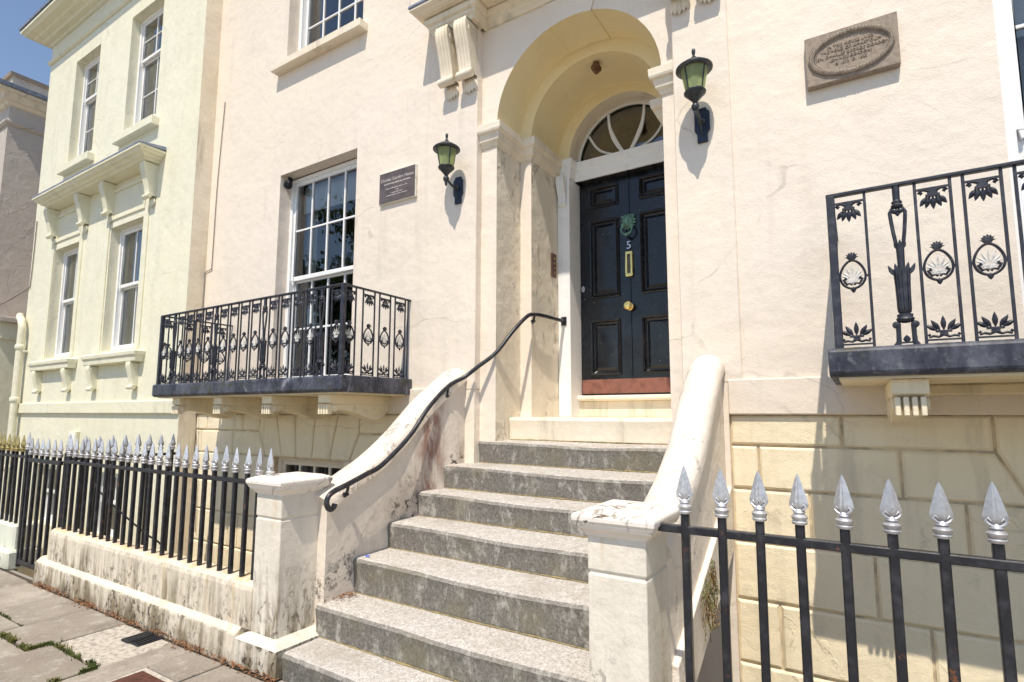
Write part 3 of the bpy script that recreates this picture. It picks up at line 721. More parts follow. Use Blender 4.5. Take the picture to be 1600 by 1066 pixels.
# threshold
th = MB(); th.box(XD - .60, XD + .60, YD - .045, YD + .1, 1.573, 1.735)
part('door_step', th, 'trim', house, .006)
th = MB(); th.prism([(YD + .1, 1.735), (YD - .085, 1.735), (YD - .10, 1.75), (YD - .10, 1.775), (YD - .085, 1.792), (YD + .1, 1.795)], 'x', XD - .615, XD + .615)
part('threshold', th, 'trim', house, .006, True, 2)

# ---- front door
DX0, DX1, DZ0, DZ1 = XD - .553, XD + .553, 1.80, 4.136
cols_ = [(-2.342, -2.012), (-1.783, -1.453)]; rows_ = [(2.003, 2.575), (2.81, 3.648), (3.795, 4.02)]
holes = [(a, b, c, d) for a, b in cols_ for c, d in rows_]
door = part('door', wall_grid(MB(), DX0, DX1, DZ0, DZ1, YD, holes, .012), 'door', house, 0, False, 1, 'black panelled front door')
for a, b, c, d in holes:
    pm = MB(); prof = [(0, -.016), (.008, -.022), (.018, -.016), (.026, .004), (.040, .014), (.046, .014), (.075, .0)]
    prev = None
    for q, y in prof:
        rr = [(a + q, YD + y, c + q), (b - q, YD + y, c + q), (b - q, YD + y, d - q), (a + q, YD + y, d - q)]
        if prev:
            for i in range(4): pm.quad(prev[i], prev[(i + 1) % 4], rr[(i + 1) % 4], rr[i])
        prev = rr
    pm.add(prev, [(0, 1, 2, 3)])
    # outer edge returned to the door face
    e = [(a, YD + .001, c), (b, YD + .001, c), (b, YD + .001, d), (a, YD + .001, d)]; f0 = [(a, YD - .016, c), (b, YD - .016, c), (b, YD - .016, d), (a, YD - .016, d)]
    for i in range(4): pm.quad(e[i], e[(i + 1) % 4], f0[(i + 1) % 4], f0[i])
    part('panel', pm, 'door', door)
part('meeting_bead', MB().prism([(XD - .012, YD), (XD - .008, YD - .01), (XD + .008, YD - .01), (XD + .012, YD)], 'z', DZ0 + .165, DZ1), 'door', door)
part('kick_plate', MB().box(DX0 + .008, DX1 - .008, YD - .006, YD + .001, 1.812, 1.958), 'copper', door, .002)
# letter plate
lp = MB(); lx0, lx1, lz0, lz1 = XD - .036, XD + .036, 3.0, 3.26
for bxx in ((lx0, lx1, lz0, lz0 + .03), (lx0, lx1, lz1 - .03, lz1), (lx0, lx0 + .02, lz0 + .03, lz1 - .03), (lx1 - .02, lx1, lz0 + .03, lz1 - .03)): lp.box(bxx[0], bxx[1], YD - .03, YD - .009, bxx[2], bxx[3])
part('letter_plate', lp, 'brass', door, .003)
part('letter_flap', MB().box(lx0 + .018, lx1 - .018, YD - .016, YD - .010, lz0 + .028, lz1 - .028), 'darkreflbrass', door, .002)
kn = MB(); kn.lathe([(.040, 0), (.042, -.008), (.036, -.014), (.018, -.02), (.016, -.05), (.026, -.056), (.040, -.068), (.042, -.082), (.030, -.092), (.004, -.094)], (XD - .005, YD - .005, 2.69), 12, axis='y')
part('door_knob', kn, 'brass', door, 0, False)
# lion head knocker with ring
lk = MB(); c0 = (XD, YD - .008, 3.575)
lk.lathe([(.058, 0), (.060, -.012), (.050, -.035), (.030, -.052), (.006, -.056)], c0, 14, 1, 1.1, axis='y')
for k in range(14):
    a = 2 * math.pi * k / 14; rr = .052
    lk.leaf((c0[0] + rr * math.sin(a), c0[1] - .012, c0[2] + rr * math.cos(a) * 1.1), a, .032, .026, .012)
lk.lathe([(.026, 0), (.026, -.02), (.018, -.034), (.004, -.036)], (c0[0], c0[1] - .042, c0[2] - .022), 10, axis='y')       # muzzle
for s in (-1, 1):
    lk.lathe([(.011, 0), (.010, -.012), (.003, -.014)], (c0[0] + s * .022, c0[1] - .044, c0[2] + .014), 8, axis='y')       # eyes
    lk.leaf((c0[0] + s * .045, c0[1] - .02, c0[2] + .045), s * .7, .034, .03, .012)                                          # ears
knk = part('lion_knocker', lk, 'verdigris', door, 0, True)
rp = [(XD + .058 * math.sin(a), YD - .072 + .012 * math.cos(a), 3.485 + .062 * math.cos(a)) for a in [2 * math.pi * k / 20 for k in range(20)]]
rg = MB().tube(rp, .009, 8, closed=True); rg.lathe([(.004, -.018), (.014, -.008), (.016, 0), (.012, .012), (.004, .018)], (XD, YD - .085, 3.42), 10)
part('knocker_ring', rg, 'verdigris', door, 0, True)
def textmesh(body, size, depth, align='CENTER', space=1.0):
    cu = bpy.data.curves.new('t', 'FONT'); cu.body = body; cu.size = size; cu.extrude = depth; cu.align_x = align; cu.align_y = 'CENTER'; cu.space_character = space; cu.resolution_u = 3
    ob = bpy.data.objects.new('t', cu); sc.collection.objects.link(ob); bpy.context.view_layer.update()
    me = bpy.data.meshes.new_from_object(ob.evaluated_get(bpy.context.evaluated_depsgraph_get())); bpy.data.objects.remove(ob); return me
def textpart(name, body, size, depth, loc, mat, parent, **k):
    me = textmesh(body, size, depth, **k); me.name = name; me.materials.clear(); me.materials.append(M[mat])
    return link(bpy.data.objects.new(name, me), parent, Matrix.Translation(loc) @ Matrix.Rotation(math.pi / 2, 4, 'X'))
textpart('house_number', '5', .115, .004, (XD, YD - .014, 3.325), 'steel', door)
kh = MB().lathe([(.02, 0), (.02, -.006), (.006, -.008)], (0, 0, 0), 10, 1, 1.7, axis='y'); kh.v = [(x + DX0 + .03, y + YD - .001, z + 2.93) for x, y, z in kh.v]
part('keyhole_plate', kh, 'steel', door)
# ---- fanlight
fl = part('fanlight', ring(MB(), [(XD + (R3 + .005) * math.cos(t), SZ + (R3 + .005) * math.sin(t)) for t in [math.pi * i / 24 for i in range(25)]], [(XD + (R3 - .035) * math.cos(t), SZ + (R3 - .035) * math.sin(t)) for t in [math.pi * i / 24 for i in range(25)]], YD - .02, YD - .03), 'white', house)
FZ = 4.30
def fbar(pts): part('glazing_bar', MB().tube(smooth_path([(x, YD - .012, z) for x, z in pts], 5), .014, 6), 'white', fl, 0, True)
for s in (-1, 1):
    fbar([(XD + s * .195, FZ + .50), (XD + s * .190, FZ + .36), (XD + s * .145, FZ + .20), (XD + s * .05, FZ + .04)])
    fbar([(XD + s * .425, FZ + .315), (XD + s * .335, FZ + .16), (XD + s * .235, FZ + .08), (XD + s * .11, FZ + .03)])
    fbar([(XD + s * .03, FZ + .03), (XD + s * .11, FZ + .18), (XD + s * .175, FZ + .34), (XD + s * .20, FZ + .50)])
gp = [(XD + (R3 - .01) * math.cos(t), YD, SZ + (R3 - .01) * math.sin(t)) for t in [math.pi * i / 24 for i in range(25)]]
part('pane', MB().add(gp, [tuple(range(25))[::-1]] if False else [tuple(range(24, -1, -1))]), 'glass', fl)
hall = MB(); hx0, hx1, hy0, hy1, hz0, hz1 = XD - .9, XD + .9, YD + .09, YD + 2.6, 1.7, 5.2
hall.quad((hx0, hy1, hz0), (hx1, hy1, hz0), (hx1, hy1, hz1), (hx0, hy1, hz1)); hall.quad((hx0, hy0, hz0), (hx0, hy1, hz0), (hx0, hy1, hz1), (hx0, hy0, hz1)); hall.quad((hx1, hy0, hz0), (hx1, hy0, hz1), (hx1, hy1, hz1), (hx1, hy1, hz0)); hall.quad((hx0, hy0, hz1), (hx0, hy1, hz1), (hx1, hy1, hz1), (hx1, hy0, hz1))
part('hall_wall', hall, 'room', house)
# ---- hood over the door
HX0, HX1 = -3.32, -.575
bed = [(0, 5.285), (.02, 5.29), (.03, 5.32), (.05, 5.34), (.05, 5.37), (.075, 5.385), (.085, 5.43), (0, 5.44)]
for a, b in ((PLX0 - .005, PLX1 + .03), (PRX0 - .03, PRX1 + .005)):
    part('bed_moulding', MB().sweep([(a, WY), (a, WY - .13), (b, WY - .13), (b, YA)], bed).box(a, b, WY - .13, WY + .02, 5.286, 5.44), 'trim', house, .003)
part('bed_moulding', MB().sweep([(PLX1 + .03, YA), (PRX0 - .03, YA)], bed), 'trim', house, .003)
hp = [(0, 5.435), (.02, 5.438), (.035, 5.455), (.15, 5.462), (.15, 5.475), (.19, 5.48), (.205, 5.50), (.225, 5.505), (.24, 5.545), (.30, 5.60), (.30, 5.66), (0, 5.70)]
hp = [(q * .62, 5.435 + (z - 5.435) * .40) for q, z in hp]
part('hood_cornice', MB().sweep([(HX0, WY), (HX0, WY - .135), (HX1, WY - .135), (HX1, WY)], hp).box(HX0, HX1, WY - .14, YA + .02, 5.437, 5.535), 'trim', house, .003)
part('hood_flashing', MB().box(HX0 - .196, HX1 + .196, WY - .332, WY - .001, 5.528, 5.553), 'lead', house, .004)
# carved consoles under the hood, fluted with rolled ends
def console(cx, ytop, z0, z1, wd, pr, mat, parent, name='console', leaf=True):
    h = z1 - z0; path_ = [(pr * .92, 1.0), (pr * 1.0, .93), (pr * .97, .84), (pr * .82, .70), (pr * .68, .55), (pr * .56, .40), (pr * .50, .30), (pr * .52, .25)]
    nx = 17; m = MB(); rows = []
    for q, t in path_:
        row = []
        for i in range(nx):
            u = -1 + 2 * i / (nx - 1); rib = .010 * (abs(math.sin(u * math.pi * 2)) ** .6) * (wd / .15) if abs(u) < .98 else 0
            row.append((cx + u * wd / 2, ytop - q - rib, z0 + t * h))
        rows.append(row)
    vs = [p for r in rows for p in r]; nr = len(rows)
    m.add(vs, [(j * nx + i, j * nx + i + 1, (j + 1) * nx + i + 1, (j + 1) * nx + i) for j in range(nr - 1) for i in range(nx - 1)])
    for s in (-1, 1):
        x = cx + s * wd / 2; sd = [(x, ytop - q, z0 + t * h) for q, t in path_] + [(x, ytop, z0 + .25 * h), (x, ytop, z1)]
        m.add(sd, [tuple(range(len(sd)))])
    m.box(cx - wd / 2, cx + wd / 2, ytop - pr * .92, ytop, z1 - .012, z1)
    o = part(name, m, mat, parent, 0, True)
    v = MB(); rb_ = wd * .27
    v.lathe([(rb_ * .4, -wd * .60), (rb_, -wd * .585), (rb_, wd * .585), (rb_ * .4, wd * .60)], (cx, ytop - pr * .50, z0 + .235 * h), 14, axis='x')
    part('scroll', v, mat, o, .003, True)
    v = MB()
    for s in (-1, 1):                                      # carved spirals on the cheeks
        sp = [(cx + s * wd * .505, ytop - pr * .58 + (wd * .30 - .0016 * k * wd / .15) * math.cos(k * .55), z0 + .86 * h + (wd * .30 - .0016 * k * wd / .15) * math.sin(k * .55)) for k in range(22)]
        v.tube(sp, wd * .035, 5)
        sp = [(cx + s * wd * .605, ytop - pr * .50 + (wd * .22 - .0016 * k * wd / .15) * math.cos(k * .6), z0 + .235 * h + (wd * .22 - .0016 * k * wd / .15) * math.sin(k * .6)) for k in range(15)]
        v.tube(sp, wd * .03, 5)
    part('scroll', v, mat, o, 0, True)
    if leaf:
        v = MB()
        for a in (-.8, -.4, 0, .4, .8): v.leaf((cx + a * wd * .34, ytop - .016 - .012 * (1 - abs(a)), z0 + .25 * h), math.pi - a * .22, h * (.25 - .05 * abs(a)), wd * .42, .02)
        part('acanthus_leaf', v, mat, o, 0, True)
    return o
for cx in (-3.185, -2.965, -.985, -.765): console(cx, WY - .022, 4.62, 5.288, .145, .20, 'trim', house)
# ================================================================== STAIRS
stairs = thing('stone_staircase', 'flight of worn grey granite steps rising to the black front door', 'stairs', (XC, 2.3, 0))
SY = [2.275, 2.545, 2.835, 3.16, 3.465, 3.72, 4.05, 4.28]; SZS = [.137, .343, .585, .78, .975, 1.17, 1.368, 1.573]
def xin_left(y): t = min(1, max(0, (y - 3.3) / .6)); t = t * t * (3 - 2 * t); return -3.105 + .11 * t
for i in range(8):
    y0 = SY[i]; z1 = SZS[i]; z0 = (SZS[i - 1] if i else -.03) - .002; y1 = (SY[i + 1] + .05) if i < 7 else YD + .02
    xl = xin_left(y0) - .03 if i else -3.095; xr = -.955 if i else -1.135
    if i == 6: xl, xr = PLX1 - .02, PRX0 + .02
    if i == 7: xl, xr = XC - R1 + .004, XC + R1 - .004
    m = MB(); nseg = 70 if i < 7 else 12; rows = []
    for k in range(nseg + 1):
        t = k / nseg; x = xl + (xr - xl) * t
        wear = (.026 * math.exp(-((t - .58) / .30) ** 2) + .006 * mnoise.noise(Vector((t * 4, i * 2.7, 9)))) if i < 7 else .004 * math.sin(t * 3)
        wob = .012 * mnoise.noise(Vector((x * 2.2, i * 3.1, 0))) + .004 * mnoise.noise(Vector((x * 9, i * 5.3, 1))) + .003 * mnoise.noise(Vector((x * 23, i * 5.3, 7))) + .5 * wear
        zt = z1 - wear + .003 * mnoise.noise(Vector((x * 3, i * 7.7, 4))); yy = y0 + wob; yz = y0 + wob * .6 + .012
        if i == 5: zt += .006 * math.sin(t * 5)
        rows.append([(x, y1, z0), (x, yz, z0), (x, yz - .006, z1 - .10), (x, yy, z1 - .050 - wear * .5), (x, yy - .004, zt - .026), (x, yy + .007, zt - .006), (x, yy + .026, zt), (x, (yy + y1) / 2, (zt + z1) / 2 - wear * .3), (x, y1, z1 + .002)])
    L_ = len(rows[0]); m.add([p for r in rows for p in r], [(k * L_ + a, k * L_ + (a + 1) % L_, (k + 1) * L_ + (a + 1) % L_, (k + 1) * L_ + a) for k in range(nseg) for a in range(L_)] + [tuple(range(L_)), tuple(range(nseg * L_, (nseg + 1) * L_))])
    part('step', m, 'step' if i < 7 else 'trim', stairs, 0, True, label=None if i < 7 else 'cream painted top step')
for i in range(1, 8):
    xl = xin_left(SY[i]); xr = -.96
    if i == 6: xl, xr = PLX1, PRX0
    if i == 7: xl, xr = XC - R1 + .01, XC + R1 - .01
    pt = [(xl + (xr - xl) * k / 60, SY[i] + .010 + .007 * mnoise.noise(Vector(((xl + (xr - xl) * k / 60) * 2.2, i * 3.1, 0))) * .6, SZS[i - 1] + .002) for k in range(61)]
    part('moss_line', MB().tube(pt, [.004 + .010 * abs(mnoise.noise(Vector((p[0] * 7, i, 0)))) for p in pt], 5), 'moss', stairs, 0, True)
us = MB().prism([(2.40, -.02), (4.05, 1.1), (5.1, 1.3), (5.1, 1.1), (4.05, .9), (2.6, -.25)], 'x', -3.1, -.96)
part('stair_soffit', us, 'base', stairs)

# raked stair walls with rounded coping
prof_in = [(2.585, .975), (2.70, 1.035), (2.83, 1.10), (3.08, 1.225), (3.36, 1.42), (3.585, 1.65), (3.72, 1.765), (3.84, 1.862), (3.93, 1.915), (3.985, 1.935)]
def stair_wall(label, xin, thick, s, inmat, outmat):
    """xin(y) is the stair side face; s=+1 when the outside lies towards +x"""
    t = thing('stair_wall', label, 'wall', (xin(2.9) + s * thick / 2, 3.3, 0), 'walls flanking the steps')
    pts = smooth_path([(0, y, z) for y, z in prof_in], 5); w = MB(); n = len(pts); rows = []
    for p in pts:
        a = xin(p.y); b = a + s * thick; zb = max(-.02 + (p.y - 2.93) * .40 + .29, AREA) if s > 0 else min(p.z - .6, (p.y - 2.6) * .55)
        rows.append([(a, p.y, zb), (a, p.y, p.z + .02), (b, p.y, p.z + .02), (b, p.y, zb)])
    w.add([q for r in rows for q in r], [(k * 4 + i, k * 4 + (i + 1) % 4, (k + 1) * 4 + (i + 1) % 4, (k + 1) * 4 + i) for k in range(n - 1) for i in range(4)] + [(0, 1, 2, 3), tuple(range((n - 1) * 4, n * 4))])
    part('wall_face', w, inmat, t)
    c = MB(); over = .022; hw = thick / 2 + over; rise = .085; cs = [(-1, -.035), (-1.0, 0)] + [(-math.cos(a) * 1.0, math.sin(a) * rise) for a in [math.pi * k / 10 for k in range(1, 10)]] + [(1.0, 0), (1, -.035)]
    rows = []
    for i, p in enumerate(pts):
        tg = (pts[min(i + 1, n - 1)] - pts[max(i - 1, 0)]).normalized(); nn = Vector((0, -tg.z, tg.y)); cx = xin(p.y) + s * thick / 2
        k_ = 1.0
        rows.append([(cx + u * hw * k_ * s, p.y + nn.y * v, p.z + nn.z * v) for u, v in cs])
    m_ = len(cs); c.add([q for r in rows for q in r], [(k * m_ + i, k * m_ + (i + 1) % m_, (k + 1) * m_ + (i + 1) % m_, (k + 1) * m_ + i) for k in range(n - 1) for i in range(m_)] + [tuple(range(m_)), tuple(range((n - 1) * m_, n * m_))])
    part('coping', c, outmat, t, 0, True)
    return t
sw = stair_wall('curved cream stair wall with stained inner face beside the black handrail', xin_left, .22, -1, 'flankin', 'flank')
sw2 = stair_wall('curved cream stair wall behind the gate pier with spear railing beside it', lambda y: -.965, .18, 1, 'flank', 'flank')
rk = MB().prism([(2.62, .12), (2.62, .47), (3.99, 1.12), (3.99, .71), (2.93, .29)], 'x', -.786, -.752)
part('raking_band', rk, 'flank', sw2, .004)

# ================================================================== GATE PIERS
def pier(x0, x1, label):
    y0, y1 = 2.29, 2.60
    t = thing('gate_pier', label, 'pier', ((x0 + x1) / 2, 2.44, 0), 'gate piers at the foot of the steps')
    b = MB(); b.box(x0 - .085, x1 + .085, y0 - .055, y1 + .03, -.02, .15)
    b.add([(x0 - .085, y0 - .055, .15), (x1 + .085, y0 - .055, .15), (x1 + .085, y1 + .03, .15), (x0 - .085, y1 + .03, .15), (x0 - .004, y0 - .004, .19), (x1 + .004, y0 - .004, .19), (x1 + .004, y1, .19), (x0 - .004, y1, .19)],
          [(0, 1, 5, 4), (1, 2, 6, 5), (2, 3, 7, 6), (3, 0, 4, 7), (4, 5, 6, 7)])
    part('plinth', b, 'pier', t, .008)
    part('shaft', MB().box(x0, x1, y0, y1, .185, .913), 'pier', t, .008, seg=2)
    part('shaft_joint', MB().box(x0 + .008, x1 - .008, y0 + .008, y1 - .008, .905, .93), 'pier', t)
    part('shaft_block', MB().box(x0, x1, y0, y1, .925, 1.085), 'pier', t, .008, seg=2)
    c = MB(); rings = []
    for q, z in [(.002, 1.07), (.012, 1.078), (.02, 1.09), (.05, 1.105), (.066, 1.125), (.066, 1.132), (.078, 1.137), (.08, 1.160), (.072, 1.168), (.0, 1.186)]:
        q *= .68
        rings.append([(x0 - q, y0 - q, z), (x1 + q, y0 - q, z), (x1 + q, y1 + q, z), (x0 - q, y1 + q, z)])
    c.add([p for r in rings for p in r], [(j * 4 + i, j * 4 + (i + 1) % 4, (j + 1) * 4 + (i + 1) % 4, (j + 1) * 4 + i) for j in range(len(rings) - 1) for i in range(4)] + [(0, 1, 2, 3), tuple(range(len(rings) * 4 - 4, len(rings) * 4))])
    part('cap', c, 'cap', t, .004)
    return t
pier(-3.455, -3.19, 'square cream gate pier between the low wall railings and the handrail')
pier(-1.045, -.78, 'square cream gate pier standing between the steps and the bare iron railings')

# ================================================================== RAILINGS
def spear_mesh(mat):
    m = MB()
    m.lathe([(.016, 0), (.027, .004), (.030, .014), (.024, .020), (.029, .026), (.031, .038), (.024, .046), (.018, .050), (.024, .057), (.020, .066), (.013, .074)], (0, 0, 0), 12)
    w_ = [(.012, .066), (.030, .076), (.037, .090), (.035, .104), (.022, .160), (.010, .205), (.001, .228)]
    vs = []
    for r, z in w_: vs += [(r, 0, z), (r * .22, -r * .62, z), (-r * .0, -r * .50, z), (-r * .22, -r * .62, z), (-r, 0, z), (-r * .22, r * .62, z), (0, r * .50, z), (r * .22, r * .62, z)]
    n = 8; m.add(vs, [(j * n + i, j * n + (i + 1) % n, (j + 1) * n + (i + 1) % n, (j + 1) * n + i) for j in range(len(w_) - 1) for i in range(n)] + [tuple(range(n))])
    for s in (-1, 1): m.tube([(s * .006, -.012, .062), (s * .020, -.012, .070), (s * .028, -.010, .082), (s * .020, -.010, .092), (s * .012, -.012, .084)], .006, 6)
    return m.mesh('spearhead', mat, 0, True)
SP = {'silver': spear_mesh('silver'), 'gold': spear_mesh('gold')}
BARM = {}
def bar_mesh(z0, z1, w):
    k = (round(z0, 3), round(z1, 3), w)
    if k not in BARM: BARM[k] = MB().box(-w / 2, w / 2, -w / 2, w / 2, z0, z1).mesh('bar', 'iron', w * .16)
    return BARM[k]
def bar(t, x, y, z0, z1, tip='silver', w=.030, rz=0.):
    jx = random.uniform(-.003, .003)
    mw = Matrix.Translation((x + jx, y, z0)) @ Matrix.Rotation(random.gauss(0, .003), 4, 'X') @ Matrix.Rotation(random.gauss(0, .003), 4, 'Y') @ Matrix.Rotation(rz + random.uniform(-.06, .06), 4, 'Z') @ Matrix.Translation((0, 0, -z0))
    b = link(bpy.data.objects.new('bar', bar_mesh(z0, z1, w)), t, mw)
    s = random.uniform(.80, .86); link(bpy.data.objects.new('spearhead', SP[tip]), b, mw @ Matrix.Translation((0, 0, z1 - .004)) @ Matrix.Rotation(random.uniform(-.2, .2), 4, 'Z') @ Matrix.Diagonal((.92, .92, s, 1)))
FY = 2.335; RZ = 1.135; SPZ = 1.185
fr = thing('spear_railing', 'black iron railing with big silver spears in front of the basement wall', 'railing', (.4, FY, 0))
part('rail', MB().box(-.79, 2.1, FY - .016, FY + .016, RZ - .018, RZ + .014), 'iron', fr, .004)
part('rail', MB().box(-.60, 2.1, FY - .016, FY + .016, .16, .19), 'iron', fr, .004)
for k in range(19): bar(fr, -.625 + .1395 * k, FY, .02, SPZ + .014, w=.031)
part('kerb_stone', MB().box(-.69, 2.1, 2.25, 2.42, -.03, .05), 'pier', fr, .01)
fl_ = thing('spear_railing', 'black iron railing with silver spears on top of the stained low wall', 'railing', (-5.1, FY, .5))
part('rail', MB().box(-6.66, -3.53, FY - .016, FY + .016, RZ - .020, RZ + .010), 'iron', fl_, .004)
for k in range(25): bar(fl_, -3.385 - .1325 * k, FY, .45 if k > 0 else 1.1, SPZ, w=.029)
gt = thing('area_gate', 'narrow black iron gate with silver spears beside the end of the low wall', 'gate', (-7.1, FY, 0))
part('rail', MB().box(-7.52, -6.70, FY - .03, FY + .002, RZ - .045, RZ - .005), 'iron', gt, .004)
part('rail', MB().box(-7.54, -6.84, FY - .03, FY + .002, .04, .085), 'iron', gt, .004)
for k in range(6): bar(gt, -7.50 + .15 * k, FY - .014, .06, SPZ - .02, w=.030)
p1 = thing('gate_post', 'tall iron gate post with silver spear next to the gold tipped railing', 'post', (-7.60, FY, 0), 'gate posts')
bar(p1, -7.60, FY, 0, SPZ + .03, w=.044)
p1 = thing('gate_post', 'thick iron gate post with silver spear at the end of the low wall', 'post', (-6.70, FY, 0), 'gate posts')
bar(p1, -6.70, FY + .03, .02, SPZ + .03, w=.055)
rt = thing('spear_railing', 'short black iron railing with silver spears running from the gate towards the house', 'railing', (-6.84, 2.85, 0))
part('rail', MB().box(-6.855, -6.825, 2.40, 3.50, RZ - .015, RZ + .015), 'iron', rt, .004)
for k in range(9): bar(rt, -6.84, 2.43 + .124 * k, -.1, SPZ, rz=math.pi / 2, w=.026)
nb = thing('spear_railing', 'black iron railing with gold spear tips on the pale green low wall', 'railing', (-9.2, FY, .4))
part('rail', MB().box(-11.6, -7.62, FY - .014, FY + .014, RZ - .018, RZ + .010), 'iron', nb, .004)
for k in range(28): bar(nb, -7.78 - .140 * k, FY, .38, SPZ, 'gold', w=.028)
ah = thing('area_handrail', 'thin black handrail sloping down behind the spear railing', 'handrail', (-6.2, 2.9, -.5))
part('rail', MB().tube(smooth_path([(-6.80, 2.62, .92), (-6.5, 2.62, .78), (-6.0, 2.64, .60), (-5.75, 2.70, .47), (-5.62, 2.78, .36), (-5.58, 2.82, .10)], 5), .008, 8), 'iron', ah, 0, True)
part('post', MB().tube([(-5.58, 2.82, .10), (-5.58, 2.82, AREA)], .013, 8), 'iron', ah)

# ---- low wall under the railing: coping stones in lengths over a sloped plinth
lwall = thing('low_wall', 'low stained cream wall under the silver spear railing beside the pavement', 'wall', (-5.1, 2.35, 0))
cuts = [-6.70, -6.27, -5.62, -5.05, -4.50, -4.10, -3.70, -3.440]
for a, b in zip(cuts, cuts[1:]):
    m = MB().prism([(2.275, .20), (2.275, .44), (2.285, .475), (2.310, .492), (2.42, .495), (2.42, .20)], 'x', a + .0025, b - .0025)
    part('wall_block', m, 'lowwall', lwall, .006)
m = MB().prism([(2.232, -.03), (2.236, .165), (2.246, .180), (2.285, .215), (2.42, .215), (2.42, -.03)], 'x', -6.86, -3.530)
part('plinth', m, 'lowwall', lwall, .006)
part('retaining_wall', MB().box(-6.80, -3.2, 2.33, 2.43, AREA, .19), 'base', lwall)
nwall = thing('low_wall', 'low pale green wall under the gold tipped railing', 'wall', (-9.6, 2.35, 0))
part('wall_block', MB().box(-12.2, -7.66, 2.29, 2.50, .14, .42), 'nextwall', nwall, .02)
part('plinth', MB().box(-12.2, -7.60, 2.235, 2.54, -.03, .165), 'nextwall', nwall, .02)
part('retaining_wall', MB().box(-12.2, -7.62, 2.34, 2.52, AREA, 0), 'base', nwall)

# ================================================================== STAIR HANDRAIL
hr = thing('stair_handrail', 'black iron handrail sweeping up the steps with a curled lower end', 'handrail', (-3.0, 3.0, .9))
hp3 = [(-3.03, 2.585, .998), (-3.03, 2.575, .975), (-3.03, 2.55, .965), (-3.03, 2.525, .985), (-3.03, 2.518, 1.03), (-3.03, 2.56, 1.075), (-3.03, 2.70, 1.118), (-3.03, 2.86, 1.170), (-3.03, 3.02, 1.228), (-3.02, 3.29, 1.425), (-3.01, 3.50, 1.650), (-2.99, 3.73, 1.838), (-2.92, 3.87, 1.925), (-2.835, 3.945, 2.015), (-2.71, 4.05, 2.145), (-2.625, 4.19, 2.345), (-2.565, 4.35, 2.505), (-2.545, 4.45, 2.535), (-2.535, 4.62, 2.548), (-2.53, 5.03, 2.555)]
part('rail', MB().tube(smooth_path(hp3, 6), .0185, 10), 'iron', hr, 0, True)
for p, q in (((-3.03, 2.70, 1.118), (-3.12, 2.72, 1.04)), ((-2.99, 3.73, 1.838), (-3.04, 3.75, 1.75)), ((-2.545, 4.46, 2.535), (-2.612, 4.52, 2.47))):
    a, b = Vector(p), Vector(q); mid = Vector((a.x * .7 + b.x * .3, a.y, b.z - .005))
    br = MB().tube(smooth_path([a, mid, b], 5), .011, 7); br.lathe([(.018, -.012), (.026, 0), (.018, .012)], (mid.x, mid.y, mid.z + .01), 10)
    part('bracket', br, 'iron', hr, 0, True)
part('wall_plate', MB().box(-2.56, -2.50, 5.028, 5.042, 2.51, 2.60), 'iron', hr, .003)

